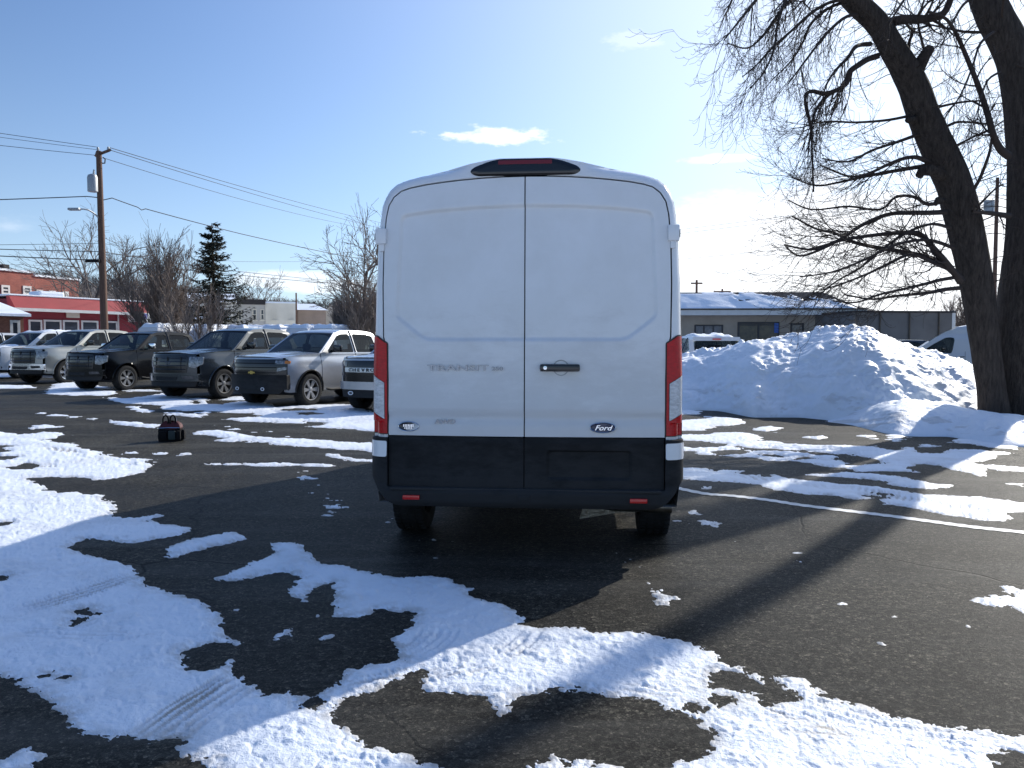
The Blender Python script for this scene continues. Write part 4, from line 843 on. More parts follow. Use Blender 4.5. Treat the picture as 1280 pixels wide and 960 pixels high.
    if vanb:
        for s in (-1, 1): obj('tail_lamp', MB().box(s * .86 - .06, s * .86 + .06, 5.56, 5.63, .9, 1.4, .02), REDL, t)
    elif suv:
        obj('rear_window', MB().grid(lambda a, b: (a * .72, 4.875 - .215 * b + .03 * (1 - a * a), 1.17 + .44 * b), np.linspace(-1, 1, 9), np.linspace(0, 1, 4)), GLS, t)
        for s in (-1, 1): obj('tail_lamp', MB().box(s * .78 - .09, s * .78 + .09, 4.80, 4.925, .86, 1.12, .02), REDL, t)
        obj('brake_light', MB().box(-.13, .13, 4.66, 4.74, 1.655, 1.69, .008), REDL, t)
        obj('rear_bumper', MB().box(-.88, .88, 4.75, 5.0, .42, .66, .05), BLK, t); obj('licence_plate', MB().box(-.15, .15, 4.93, 4.945, .78, .9, .003), WHITE, t)
    else:
        obj('rear_window', MB().grid(lambda a, b: (a * .66, 4.09 - .15 * b, 1.40 + .42 * b), np.linspace(-1, 1, 5), np.linspace(0, 1, 3)), GLS, t)
        for s in (-1, 1): obj('tail_lamp', MB().box(s * .90 - .055, s * .90 + .055, 5.70, 5.81, .95, 1.30, .01), REDL, t)
        obj('rear_bumper', MB().box(-.92, .92, 5.78, 5.95, .52, .72, .03), CHR if bumper is CHR else BLK, t)
    for s in (-1, 1):
        mr = MB().box(s * 1.12 - .12, s * 1.12 + .12, 1.82, 1.95, belt + .03, belt + .22, .045); mr.box(min(s * .9, s * 1.03), max(s * .9, s * 1.03), 1.86, 1.92, belt + .02, belt + .08, .01); obj('wing_mirror', mr, mirror, t)
        for y0 in ((2.62, 3.55) if not suv else (2.45, 3.35)):
            hd = MB(); hd.box(*sorted((s * float(hx(y0, 1.1)) - s * .005, s * float(hx(y0, 1.1)) + s * .035)), y0, y0 + .20, 1.07, 1.10, .01)
            obj('door_handle', hd, bumper if bumper is CHR else BLKG, t)
        for y0, z1 in (((1.42, belt + .0), (2.865, belt), (3.90, belt)) if not suv else ((1.42, belt), (2.67, belt), (3.6, belt))):
            zz = np.linspace(.52, z1, 8); ln = MB().tube([(s * (float(hx(y0, z)) + .001), y0, z) for z in zz], .006, 4)
            obj('door_gap', ln, SEAM, t)
        st_ = MB().tube([(s * .93, 1.6, .42), (s * .95, 1.8, .38), (s * .95, 3.8, .38), (s * .93, 4.0, .42)] if not suv else [(s * .86, 1.5, .36), (s * .86, 3.3, .36)], .035, 8); obj('side_step', st_, BLK, t)
        for a in ax:
            fl = MB().tube([(s * (float(hx(a + (rw + .085) * math.cos(q), rw + (rw + .085) * math.sin(q))) + .004), a + (rw + .085) * math.cos(q), rw + (rw + .085) * math.sin(q)) for q in np.linspace(-.12, math.pi + .12, 22)], .022, 6)
            obj('arch_trim', fl, BLK if style in ('bar', 'block') else paint, t)
            wheel(t, s * (W - .10), a, rw, .27, s, rimmat, 6 if not suv else 5)
    # nose furniture
    def zq(z): return z if (suv or z <= .7) else .7 + (z - .7) * 1.30
    def onface(poly, name, mat, off, parent=t, rs=.025, rd=.02, thick=.03):
        poly = [(x, zq(z)) for x, z in poly]
        for s in (-1, 1) if min(p[0] for p in poly) > 0.05 else (1,):
            pp = round_poly([(x * s, z) for x, z in poly], rd, 3); a = np.array(pp)
            def emb(A, B):
                Aw = np.clip(A, -.985, .985); return (Aw * 1.0, fy(Aw, B) - off, B)
            r = obj(name, MB().sheet((a[:, 0].min(), a[:, 0].max(), a[:, 1].min(), a[:, 1].max()), rs, lambda A, B: sd_poly(pp, A, B), emb, rim=(0, thick, 0)), mat, parent)
        return r
    LIT = MATS.get('headlight_lens') or pbr('headlight_lens', (.36, .38, .41), .12, metal=.4, coat=.8, vary=.85, vscale=20, bump=.6, bscale=30, bdist=.01)
    DLIT = MATS.get('smoked_lens') or pbr('smoked_lens', (.10, .10, .11), .1, metal=.3, coat=.8, vary=.6, vscale=20)
    if style == 'ridge':
        gr = onface([(-.60, .72), (-.64, 1.0), (-.58, 1.08), (.58, 1.08), (.64, 1.0), (.60, .72)], 'grille', BLKG, .012)
        b_ = MB()
        for z in map(zq, (.79, .87, .95, 1.02)): b_.tube([(x, float(fy(x, z)) - .026, z) for x in np.linspace(-.57, .57, 9)], .012, 5)
        for x in np.linspace(-.45, .45, 3): b_.box(x - .008, x + .008, float(fy(x, .9)) - .020, float(fy(x, .9)), .75, 1.15)
        obj('grille_bar', b_, dirty or BLKG, gr, smooth=False)
        ob_ = MB().lathe([(.001, -.05), (.05, -.05), (.06, -.03)], 24, 'y', (0, 0, 0)); ob_.xf(Matrix.Translation((0, -.0, .99)) @ Matrix.Diagonal((2., 1, .85, 1))); obj('oval_badge', ob_, pbr('oval_badge_grey', (.10, .11, .13), .3, metal=.5), gr)
        onface([(.66, .84), (.66, 1.05), (.955, 1.045), (.955, .90), (.80, .82)], 'headlight', LIT, .014)
        onface([(-.90, .50), (-.90, .70), (.90, .70), (.90, .50)], 'front_bumper', bumper, .075, thick=.12)
        onface([(-.36, .52), (-.40, .62), (.40, .62), (.36, .52)], 'air_intake', BLK, .085)
        onface([(.55, .55), (.52, .64), (.80, .64), (.83, .57)], 'fog_lamp', DLIT if bumper is not CHR else BLK, .085)
        onface([(-.80, .36), (-.86, .50), (.86, .50), (.80, .36)], 'skid_plate', BLK, .03)
    elif style == 'block':
        gr = onface([(-.90, .70), (-.90, 1.075), (.90, 1.075), (.90, .70)], 'grille', BLKG, .014)
        b_ = MB()
        for z in map(zq, (.82, .92, 1.0)): b_.tube([(x, float(fy(x, z)) - .024, z) for x in np.linspace(-.7, .7, 11)], .010, 5)
        obj('grille_bar', b_, BLK, gr, smooth=False)
        bt = MB().prism([(-.11, -.02), (-.04, -.02), (-.04, -.04), (.04, -.04), (.04, -.02), (.12, -.02), (.10, .02), (.04, .02), (.04, .04), (-.04, .04), (-.04, .02), (-.10, .02)], lambda a, b: (a, -.065, .86 + b), lambda a, b: (a, -.03, .86 + b)); obj('emblem', bt, pbr('gold_emblem', (.55, .40, .12), .3, metal=.8), gr, smooth=False)
        onface([(.66, .985), (.66, 1.055), (.94, 1.05), (.94, .985)], 'headlight', LIT, .022)
        onface([(.86, .99), (.86, 1.05), (.955, 1.045), (.955, .99)], 'turn_signal', AMB, .026)
        onface([(.70, .84), (.72, .91), (.90, .93), (.90, .88)], 'fog_lamp', LIT, .02)
        onface([(-.93, .44), (-.93, .78), (.93, .78), (.93, .44)], 'front_bumper', BLK, .07, thick=.12)
        onface([(-.75, .34), (-.85, .45), (.85, .45), (.75, .34)], 'skid_plate', BLK, .03)
        for s in (-1, 1): obj('tow_hook', MB().tube([(s * .42 + .05 * math.cos(q), -.125, .46 + .035 * math.sin(q)) for q in np.linspace(0, 2 * math.pi, 13)], .010, 6), WHITE, t)
    elif style == 'bar':
        gr = onface([(-.84, .70), (-.88, 1.07), (.88, 1.07), (.84, .70)], 'grille', BLKG, .014)
        onface([(-.70, .865), (-.72, .945), (.72, .945), (.70, .865)], 'grille_bar', paint, .03, gr)
        e = MB(); wd = [('C', -.50), ('H', -.375), ('E', -.25), ('V', -.125), ('R', 0), ('O', .125), ('L', .25), ('E', .375), ('T', .50)]
        for ch, x in wd:
            l_ = text_mb(ch, .105, .003, 0, 1.35, .001); l_.xf(Matrix.Translation((x, float(fy(x, .9)) - .040, .965)) @ Matrix.Rotation(R(90), 4, 'X')); e.add(l_.v, l_.f)
        obj('lettering', e, BLK, gr, smooth=False)
        bt = MB().prism([(-.08, -.015), (-.03, -.015), (-.03, -.03), (.03, -.03), (.03, -.015), (.09, -.015), (.07, .015), (.03, .015), (.03, .03), (-.03, .03), (-.03, .015), (-.07, .015)], lambda a, b: (a + .42, -.035, .785 + b), lambda a, b: (a + .42, .0, .785 + b)); obj('emblem', bt, MATS['gold_emblem'], gr, smooth=False)
        onface([(.64, .965), (.64, 1.05), (.92, 1.05), (.92, .965)], 'headlight', DLIT, .022)
        onface([(.70, .78), (.72, .85), (.88, .86), (.88, .80)], 'fog_lamp', DLIT, .02)
        onface([(-.93, .52), (-.93, .70), (.93, .70), (.93, .52)], 'front_bumper', bumper, .075, thick=.12)
        onface([(-.80, .34), (-.86, .52), (.86, .52), (.80, .34)], 'skid_plate', BLK, .035)
        for s in (-1, 1): obj('tow_hook', MB().tube([(s * .45 + .06 * math.cos(q), -.09, .44 + .035 * math.sin(q)) for q in np.linspace(0, 2 * math.pi, 13)], .013, 6), WHITE, t)
    elif style == 'plain':
        onface([(-.55, .66), (-.66, 1.0), (.66, 1.0), (.55, .66)], 'grille', BLKG, .014)
        onface([(.56, .80), (.66, 1.0), (.90, 1.0), (.90, .86)], 'headlight', DLIT, .018)
        onface([(-.88, .42), (-.88, .62), (.88, .62), (.88, .42)], 'front_bumper', bumper, .06, thick=.1)
    if snowtop:
        def slab(name, y0, y1, w0, h, sd_):
            ys = np.linspace(y0, y1, 26); xs = np.linspace(-1, 1, 22)
            def fn(a, b):
                z = float(tz(a)) + .03; e = max(min(1, (1 - abs(b)) * 6) * min(1, (a - y0) * 6) * min(1, (y1 - a) * 6), 0)**.5
                n_ = float(fbm(np.array([a * 2.1]), np.array([b * 1.7]), 3, sd_)[0]); return (b * w0 * float(hx(a, z)), a, z - .05 + e * (h + .09 * n_))
            obj(name, MB().grid(fn, ys, xs), SNOWC, t, angle=80)
        slab('roof_snow', ry[0] - .02, ry[1] + .12, .99, snowtop, 5)
        slab('bonnet_snow', .15, 1.2, .93, snowtop * .8, 8)
    return t

def place(u, v, yaw, ylocal=.97, xlocal=.92, sc_=1.):
    """origin so that the near front wheel touches the ground at pixel (u, v)"""
    gx, gy = G(u, v); c, s = math.cos(yaw), math.sin(yaw); lx, ly = xlocal * sc_, ylocal * sc_
    return (gx - (c * lx - s * ly), gy - (s * lx + c * ly), 0)
GREY = pbr('dark_grey_metallic_paint', (.030, .037, .043), .24, metal=.4, coat=.8, vary=.1, vscale=3)
BLACKP = pbr('black_paint', (.003, .0033, .0045), .18, coat=0, spec=.3)
SILV = pbr('silver_metallic_paint', (.50, .51, .53), .26, metal=.55, coat=.8, vary=.08)
BEIGE = pbr('pale_grey_beige_paint', (.33, .33, .30), .28, metal=.4, coat=.8, vary=.1)
WHP = pbr('pearl_white_paint', (.66, .68, .70), .24, coat=.8, vary=.06)
DIRTYRIM = pbr('machined_black_wheel', (.30, .30, .30), .3, metal=.7)
yaw = R(-35)
GRP = 'pickups parked in a row'
TR = [
 ('dark grey pickup with amber-edged headlights between the black and the silver pickup', (278, 498), R(-36), .98, dict(paint=GREY, style='ridge', rimmat=DIRTYRIM, mirror=BLKG)),
 ('silver pickup with an all black nose and silver spoked wheel', (386, 507), R(-38), .93, dict(paint=SILV, style='block', rimmat=STEEL)),
 ('black pickup with clear headlights and black spoked wheels', (157, 488), R(-35), .97, dict(paint=BLACKP, style='ridge', rimmat=DIRTYRIM, mirror=CHR)),
 ('pale grey beige pickup with chrome front bumper beside the black pickup', (82, 479), R(-34), 1.06, dict(paint=BEIGE, style='ridge', bumper=CHR, rimmat=CHR)),
 ('white pickup with snow on its roof, behind the beige pickup', (24, 473), R(-34), 1.08, dict(paint=WHP, style='plain', rimmat=STEEL, snowtop=.07)),
 ('pale silver pickup at the far left edge of the row', (-42, 468), R(-34), 1.08, dict(paint=SILV, style='plain', rimmat=STEEL)),
]
for lb, (u, v), yw, s_, kw in TR:
    yw += R(11)
    make_auto(lb, 'pickup', place(u, v, yw, sc_=s_), yw, s_, group=GRP, **kw)
yw = R(-24); make_auto('silver white pickup lettered across its grille, half hidden by the van', 'pickup', (P(408, 480, 16.6)[0] + .93 * .90, 16.9, 0), yw, .93, paint=SILV, style='bar', group=GRP, bumper=SILV, rimmat=STEEL)
# ------------------------------------------------------------------ more parked vehicles
WHC = pbr('dull_white_paint', (.60, .61, .63), .35, coat=.4)
make_auto('white van with a sloping nose, parked behind the snow heap by the bare tree', 'van', (P(1115, 433, 32)[0], 32, 0), R(-114), .93, res=.06, paint=WHC, style='plain', suv=True, kind='van', name='parked_van', rimmat=STEEL)
s0 = make_auto('white estate car under snow seen from behind, between the big van and the snow heap', 'car', (6.25, 29.0, 0), R(180), .97, res=.06, paint=WHC, style='plain', suv=True, name='parked_car', snowtop=.07)
c = copy_tree(s0); c.location = (5.85, 35.4, 0); tag(c, 'snow buried car peeping out at the right edge of the big van', 'car')
make_auto('dark car behind the snow heap, nose towards the white sloping van', 'car', (P(1075, 433, 34)[0], 36, 0), R(-88), .93, res=.06, paint=GREY, style='plain', suv=True, name='parked_car')
GB = 'snow topped vans behind the pickup row'
v0 = make_auto('snow topped white van above the tailgate of the black pickup', 'van', (P(262, 433, 42)[0] - .5, 46, 0), R(156), 1.0, res=.07, group=GB, paint=WHC, style='plain', suv=True, kind='van', name='parked_van', snowtop=.20)
for i, (u, Y, yw, s_, lb) in enumerate(((300, 42, -22, 1.0, 'snow topped white van above the windscreen of the dark grey pickup'), (346, 41, -22, .98, 'snow topped white van above the roof of the dark grey pickup'), (388, 41, -20, .98, 'snow topped white van above the windscreen of the silver pickup'), (424, 40, -20, .98, 'snow topped white van above the cab of the silver pickup'), (456, 40, -20, .98, 'snow topped white van next to the left edge of the big van'),
        (282, 50, -24, 1.08, 'snow topped white van in the farther row before the cream house'), (326, 50, -22, 1.08, 'snow topped white van in the farther row before the grey terrace'), (370, 49, -20, 1.06, 'snow topped white van in the farther row before the snow roofed barn'), (410, 49, -20, 1.06, 'snow topped white van in the farther row before the barn gable'), (450, 48, -20, 1.05, 'snow topped white van in the farther row before the dark thicket'))):
    c = copy_tree(v0); x, _, _ = P(u, 433, Y); c.location = (x, Y, 0); c.location.y += 6; c.location.x -= .5; c.rotation_euler = (0, 0, R(yw + 180)); c.scale = (s_,) * 3; tag(c, lb, 'van', GB)

# ------------------------------------------------------------------ buildings
class Facade:
    def __init__(s, name, label, u0, Y0, u1, Y1, cat='building'):
        s.a = Vector((P(u0, 433, Y0)[0], Y0)); s.b = Vector((P(u1, 433, Y1)[0], Y1)); d = s.b - s.a; s.L = d.length; s.rot = math.atan2(d.y, d.x)
        s.t = thing(name, label, cat, (s.a.x, s.a.y, 0), s.rot)
    def at(s, u, v):
        x, y, z = ray(u, v); d = (s.b - s.a); # solve k*(x,y) = a + q*d
        det = x * (-d.y) + y * d.x; k = (s.a.x * (-d.y) + s.a.y * d.x) / det; q = (x * s.a.y - y * s.a.x) / -det
        q = ((k * x - s.a.x) * d.x + (k * y - s.a.y) * d.y) / d.length_squared
        return q * s.L, CAMZ + z * k
    def part(s, name, mb, mat, parent=None, smooth=False): return obj(name, mb, mat, parent or s.t, smooth=smooth)
    def box(s, name, u0, v0, u1, v1, y0, y1, mat, parent=None, bev=0):
        x0, z1 = s.at(u0, v0); x1, z0 = s.at(u1, v1); return s.part(name, MB().box(x0, x1, y0, y1, z0, z1, bev), mat, parent)
    def window(s, u0, v0, u1, v1, frame, pane, fw=.09, mull=(0,), sill=True, out=.06, horiz=()):
        x0, z1 = s.at(u0, v0); x1, z0 = s.at(u1, v1); m = MB()
        m.box(x0, x1, -out, .02, z1 - fw, z1); m.box(x0, x1, -out, .02, z0, z0 + fw); m.box(x0, x0 + fw, -out, .02, z0 + fw, z1 - fw); m.box(x1 - fw, x1, -out, .02, z0 + fw, z1 - fw)
        for k in mull:
            if k: xm = x0 + (x1 - x0) * k; m.box(xm - fw / 2, xm + fw / 2, -out + .01, .02, z0 + fw, z1 - fw)
        for k in horiz: zm = z0 + (z1 - z0) * k; m.box(x0 + fw, x1 - fw, -out + .012, .02, zm - fw / 3, zm + fw / 3)
        f = s.part('window', m, frame); s.part('pane', MB().box(x0 + fw, x1 - fw, -.025, -.005, z0 + fw, z1 - fw), pane, f)
        if sill: s.part('sill', MB().box(x0 - .08, x1 + .08, -out - .08, .02, z0 - .09, z0 - .002), frame, f)
def brick(name, c1, c2, mortar, scale=1.):
    m = bpy.data.materials.new(name); nt, N, L = nodes_of(m); b = N['Principled BSDF']; tc = N.new('ShaderNodeTexCoord')
    sp_ = N.new('ShaderNodeSeparateXYZ'); L.new(tc.outputs['Object'], sp_.inputs[0]); ad = N.new('ShaderNodeMath'); L.new(sp_.outputs[0], ad.inputs[0]); L.new(sp_.outputs[1], ad.inputs[1])
    cb = N.new('ShaderNodeCombineXYZ'); L.new(ad.outputs[0], cb.inputs[0]); L.new(sp_.outputs[2], cb.inputs[1])
    br = N.new('ShaderNodeTexBrick'); br.inputs['Scale'].default_value = 4 * scale; br.inputs['Color1'].default_value = (*c1, 1); br.inputs['Color2'].default_value = (*c2, 1); br.inputs['Mortar'].default_value = (*mortar, 1); br.inputs['Mortar Size'].default_value = .012
    L.new(cb.outputs[0], br.inputs['Vector'])
    n = N.new('ShaderNodeTexNoise'); n.inputs['Scale'].default_value = .8; n.inputs['Detail'].default_value = 8; L.new(tc.outputs['Object'], n.inputs['Vector'])
    r = N.new('ShaderNodeMapRange'); r.inputs['From Min'].default_value = .3; r.inputs['From Max'].default_value = .7; r.inputs['To Min'].default_value = .7; r.inputs['To Max'].default_value = 1.2; L.new(n.outputs['Fac'], r.inputs['Value'])
    mu = N.new('ShaderNodeVectorMath'); mu.operation = 'SCALE'; L.new(br.outputs['Color'], mu.inputs[0]); L.new(r.outputs[0], mu.inputs[3]); L.new(mu.outputs[0], b.inputs['Base Color']); b.inputs['Roughness'].default_value = .85
    return m
BRK = brick('red_brick', (.26, .06, .045), (.34, .09, .06), (.25, .18, .15)); BRK2 = brick('brown_brick', (.20, .07, .045), (.26, .11, .07), (.24, .18, .15))
def siding(name, col, step=.14):
    m = bpy.data.materials.new(name); nt, N, L = nodes_of(m); b = N['Principled BSDF']; tc = N.new('ShaderNodeTexCoord')
    wv = N.new('ShaderNodeTexWave'); wv.bands_direction = 'Z'; wv.wave_profile = 'SAW'; wv.inputs['Scale'].default_value = .5 / step; L.new(tc.outputs['Object'], wv.inputs['Vector'])
    bp = N.new('ShaderNodeBump'); bp.inputs['Strength'].default_value = .8; bp.inputs['Distance'].default_value = .03; L.new(wv.outputs['Fac'], bp.inputs['Height']); L.new(bp.outputs[0], b.inputs['Normal'])
    n = N.new('ShaderNodeTexNoise'); n.inputs['Scale'].default_value = 1.1; n.inputs['Detail'].default_value = 8; L.new(tc.outputs['Object'], n.inputs['Vector'])
    mx_ = N.new('ShaderNodeMix'); mx_.data_type = 'RGBA'; L.new(n.outputs['Fac'], mx_.inputs[0]); mx_.inputs[6].default_value = (*[c * .75 for c in col], 1); mx_.inputs[7].default_value = (*[c * 1.15 for c in col], 1); L.new(mx_.outputs[2], b.inputs['Base Color']); b.inputs['Roughness'].default_value = .7
    return m
REDS = siding('maroon_siding', (.22, .018, .03), .18); REDR = siding('red_metal_shingle', (.38, .04, .045), .16)
CREAM = siding('cream_siding', (.74, .70, .60), .12); GREYS = siding('grey_siding', (.52, .51, .49), .12); TAN = pbr('tan_render', (.43, .36, .285), .85, vary=.25, vscale=.8, bump=.3, bscale=12)
TAN2 = pbr('warm_beige_block', (.48, .41, .33), .85, vary=.2, vscale=.9); GRB = pbr('grey_block_wall', (.17, .16, .15), .85, vary=.3, vscale=.7, bump=.3, bscale=8)
TRIM = pbr('off_white_trim', (.68, .67, .64), .6, vary=.15, vscale=3); PANE = pbr('dark_window_pane', (.02, .024, .03), .08, vary=.6, vscale=.9, col2=(.07, .08, .10), spec=.7); SHING = pbr('dark_shingle', (.05, .05, .055), .9, vary=.4, vscale=6)
ROOFD = pbr('dark_cornice', (.035, .03, .03), .8, vary=.3)

def roof_snow_sheet(f, name, quad, thick=.10, seed=1, patch=None, nx=60, ny=24):
    """bumpy snow lying on a sloped quad given as 4 local points (eave L, eave R, ridge R, ridge L)"""
    q = [Vector(p) for p in quad]; nrm = (q[1] - q[0]).cross(q[3] - q[0]).normalized(); 
    if nrm.z < 0: nrm = -nrm
    L_ = (q[1] - q[0]).length; Hh = (q[3] - q[0]).length
    def fn(a, b):
        p = (q[0] * (1 - a) + q[1] * a) * (1 - b) + (q[3] * (1 - a) + q[2] * a) * b
        n_ = float(fbm(np.array([a * L_ * .9]), np.array([b * Hh * .9]), 4, seed)[0]); e = min(1, a * L_ * 3, (1 - a) * L_ * 3, b * Hh * 3 + .3, (1 - b) * Hh * 3)
        h = thick * (1 + n_ * .8) * e
        if patch is not None: h -= patch(a, b) * thick * 2.2 * max(0, .6 + n_ * 3)
        return p + nrm * h
    return f.part(name, MB().grid(fn, np.linspace(0, 1, nx), np.linspace(0, 1, ny)), SNOWC, smooth=True)

# two-storey brick block behind
f = Facade('brick_building', 'two storey red brick building with white capped parapet behind the red shop', -60, 56, 98, 67)
x0, zt = f.at(-60, 337); xs, zt1 = f.at(41, 342); xe, zt2 = f.at(98, 351)
f.part('wall', MB().box(x0, xs, 0, 12, 0, zt1).box(xs, xe, .003, 11, 0, zt2), BRK)
f.part('parapet_cap', MB().box(x0, xs + .1, -.12, .3, zt1, zt1 + .16), SNOWC); f.part('parapet_cap', MB().box(xs + .1, xe + .1, -.12, .3, zt2, zt2 + .15), SNOWC)
cx0, cz = f.at(13, 342); cx1, _ = f.at(20, 342); f.part('chimney', MB().box(cx0, cx1, .6, 1.1, zt1 - .3, zt1 + .55), ROOFD)
for a in ((1, 356, 12, 369), (28, 357, 39, 369), (45, 362, 53.5, 371), (61, 363, 69.5, 372), (78, 364, 85.5, 372), (-28, 356, -17, 369), (-50, 356, -40, 369)): f.window(*a, TRIM, PANE, fw=.16, horiz=(.5,))
# low red shop
f = Facade('red_shop', 'low red shop with metal shingle mansard and white framed windows behind the pickups', 18, 48, 186, 56)
xe, zt = f.at(186, 379); x0, zt0 = f.at(18, 369.5); _, zb0 = f.at(30, 386); _, zb = f.at(175, 389)
f.part('wall', MB().box(0, f.L, 0, 14, 0, zt0 - .15), REDS)
f.part('roof', MB().add([(-.3, -.75, zb0), (f.L + .2, -.75, zb0), (f.L + .2, -.1, zt0), (-.3, -.1, zt0), (-.3, .2, zt0), (f.L + .2, .2, zt0), (-.3, .02, zb0), (f.L + .2, .02, zb0)], [(0, 1, 2, 3), (3, 2, 5, 4), (0, 3, 4, 6), (1, 7, 5, 2), (0, 6, 7, 1)]), REDR)
f.part('fascia', MB().box(-.35, f.L + .25, -.80, -.70, zb0 - .16, zb0 + .02), TRIM); f.part('roof_snow', MB().box(-.3, f.L + .2, -.16, 8, zt0, zt0 + .10, .04), SNOWC)
f.part('snow_lump', MB().box(1.6, 3.2, 0, 1.2, zt0 + .08, zt0 + .38, .12), SNOWC)
for a in ((35, 399.5, 53, 432), (54, 399.5, 77, 432), (78, 400, 99, 432), (101, 400.5, 123, 432), (125, 401, 147, 432)): f.window(*a, TRIM, PANE, fw=.11, sill=False)
f.box('sign_board', 82, 389.5, 98.5, 397.5, -.10, -.02, pbr('cream_sign', (.62, .60, .50), .6)); f.box('pilaster', 146.5, 391, 148.5, 433, -.10, .02, TRIM)
f.box('porch', 159, 392, 178, 403, -1.3, -.05, TRIM); f.box('porch_panel', 163.5, 392.5, 168, 399, -1.34, -1.302, pbr('blue_panel', (.16, .17, .42), .5)); f.box('porch_post', 160, 403, 161.5, 433, -1.2, -1.05, TRIM); f.box('porch_post', 175.5, 403, 177, 433, -1.2, -1.05, TRIM)
f.box('grey_annexe', 178.5, 391, 200, 433, -.3, 4, GREYS)
# small snow-roofed corner shop
f = Facade('corner_shop', 'small brick shop under a white snowy roof at the left edge', -60, 42, 34, 45)
x0, z0 = f.at(-60, 396); x1, z1 = f.at(34, 396.5); xr, zr = f.at(17, 374)
f.part('wall', MB().box(0, f.L - .15, 0, 6, 0, z1), BRK2)
f.part('roof', MB().add([(-.5, -.4, z1), (f.L, -.4, z1), (xr, 3, zr), (-.5, 3, zr), (-.5, 6.4, z1), (f.L, 6.4, z1)], [(0, 1, 2, 3), (1, 5, 2), (3, 2, 5, 4), (0, 3, 4)]), SHING)
f.part('roof_snow', MB().add([(-.5, -.48, z1 + .02), (f.L + .05, -.48, z1 + .02), (f.L + .05, -.48, z1 + .16), (-.5, -.48, z1 + .16), (xr, 3, zr + .16), (-.5, 3, zr + .16), (f.L + .05, 6.4, z1 + .16), (-.5, 6.4, z1 + .16)], [(0, 1, 2, 3), (3, 2, 4, 5), (2, 6, 4), (5, 4, 6, 7)]), SNOWC)
f.window(12, 400, 25.5, 432, TRIM, PANE, fw=.14, sill=False); f.window(-20, 400, -6, 432, TRIM, PANE, fw=.14, sill=False)
# cream house behind the conifer
f = Facade('cream_house', 'cream sided house behind the dark conifer', 240, 62, 292, 63.1)
x1, z1 = f.at(292, 378)
f.part('wall', MB().box(0, f.L, 0, 8, 0, z1), CREAM); f.part('roof', MB().add([(-.3, -.3, z1), (f.L + .3, -.3, z1), (f.L + .3, 8.3, z1), (-.3, 8.3, z1), (-.3, 4, z1 + .9), (f.L + .3, 4, z1 + .9)], [(0, 1, 5, 4), (3, 4, 5, 2), (0, 4, 3), (1, 2, 5)]), SNOWC)
f.window(257, 381, 264, 393, TRIM, PANE, fw=.12); f.window(275, 381, 282, 393, TRIM, PANE, fw=.12); f.box('porch_roof', 244, 396.5, 288, 400, -1.8, -.02, SNOWC)
f = Facade('grey_terrace', 'grey and cream terrace with a dark cornice above the parked vehicles', 292, 68, 372, 69.8)
x1, z1 = f.at(331.5, 381); x2, z2 = f.at(372, 381)
f.part('wall', MB().box(0, x1, 0, 9, 0, z1), GREYS); f.part('wall', MB().box(x1 + .003, f.L, -.05, 9, 0, z1 + .15), CREAM); f.part('roof', MB().box(-.3, x1 - .01, -.35, 9, z1, z1 + .42), ROOFD); f.part('roof_snow', MB().box(x1 + .02, f.L + .1, -.1, 9, z1 + .15, z1 + .28), SNOWC)
for a in ((297.5, 387, 302.5, 400), (315.5, 386.5, 321, 400), (325.5, 386.5, 330.5, 400), (340, 387, 346, 400), (361, 388, 366.5, 400)): f.window(*a, CREAM, PANE, fw=.07, horiz=(.5,), out=.08)
f = Facade('snow_roofed_barn', 'brown walled building with a long snow covered roof left of the big van', 373, 75, 421, 76.2)
x1, z1 = f.at(410, 388); xa, zr = f.at(400, 377)
f.part('wall', MB().box(0, f.L - 1.0, 0, 9, 0, z1), pbr('brown_render', (.34, .26, .21), .85, vary=.3, vscale=.8)); f.part('gable_wall', MB().add([(f.L - .99, 0, 0), (f.L + .2, 0, 0), (f.L + .2, 0, z1), (f.L - .4, .3, zr - .2), (f.L - .99, 0, z1)], [(0, 1, 2, 3, 4)]), TAN2)
f.part('roof', MB().add([(-2.5, -.4, z1), (f.L - .8, -.4, z1), (f.L - 1.6, 4.5, zr), (-2.5, 4.5, zr), (-2.5, 9.4, z1), (f.L - .8, 9.4, z1)], [(0, 1, 2, 3), (3, 2, 5, 4), (1, 5, 2), (0, 3, 4)]), SNOWC)
# right-hand shop with hipped snowy roof
f = Facade('hip_roofed_shop', 'long low tan shop with a snowy hipped roof right of the big van', 690, 46, 1068, 45)
xe, ze = f.at(1068, 388.5); x0, z0 = f.at(690, 392); xr, _ = f.at(1034, 365)
zr = 1.4 + (433 - 366) / 1000 * 46.6
f.part('wall', MB().box(0, f.L - 3.1, 0, 12, 0, ze), TAN); f.part('wall', MB().box(f.L - 3.097, f.L - .4, .004, 12, 0, ze), TAN2)
f.part('roof', MB().add([(-.5, -.9, ze), (f.L + .25, -.9, ze), (f.L - 1.5, 1.0, zr), (-.5, 1.0, zr), (-.5, 12.9, ze), (f.L + .25, 12.9, ze), (f.L - 1.5, 11, zr), (-.5, 11, zr)], [(0, 1, 2, 3), (3, 2, 6, 7), (1, 5, 6, 2), (7, 6, 5, 4), (0, 3, 7, 4)]), SHING)
f.part('fascia', MB().box(-.5, f.L + .3, -.95, -.88, ze - .26, ze + .02), TRIM); f.part('gutter', MB().box(-.5, f.L + .32, -1.0, -.88, ze + .03, ze + .11), DKM); f.part('soffit', MB().box(-.5, f.L + .25, -.88, 0, ze - .05, ze - .01), TRIM)
def pt(a, b): return 1.0 if ((a > .69 and b > .55) or b > .90 or a > .93 and b > .3) else (.5 if a > .66 and b > .45 else 0)
roof_snow_sheet(f, 'roof_snow', [(-.5, -.85, ze + .01), (f.L + .1, -.85, ze + .01), (f.L - 1.62, .96, zr + .0), (-.5, .96, zr + .0)], .06, 3, pt, 150, 30)
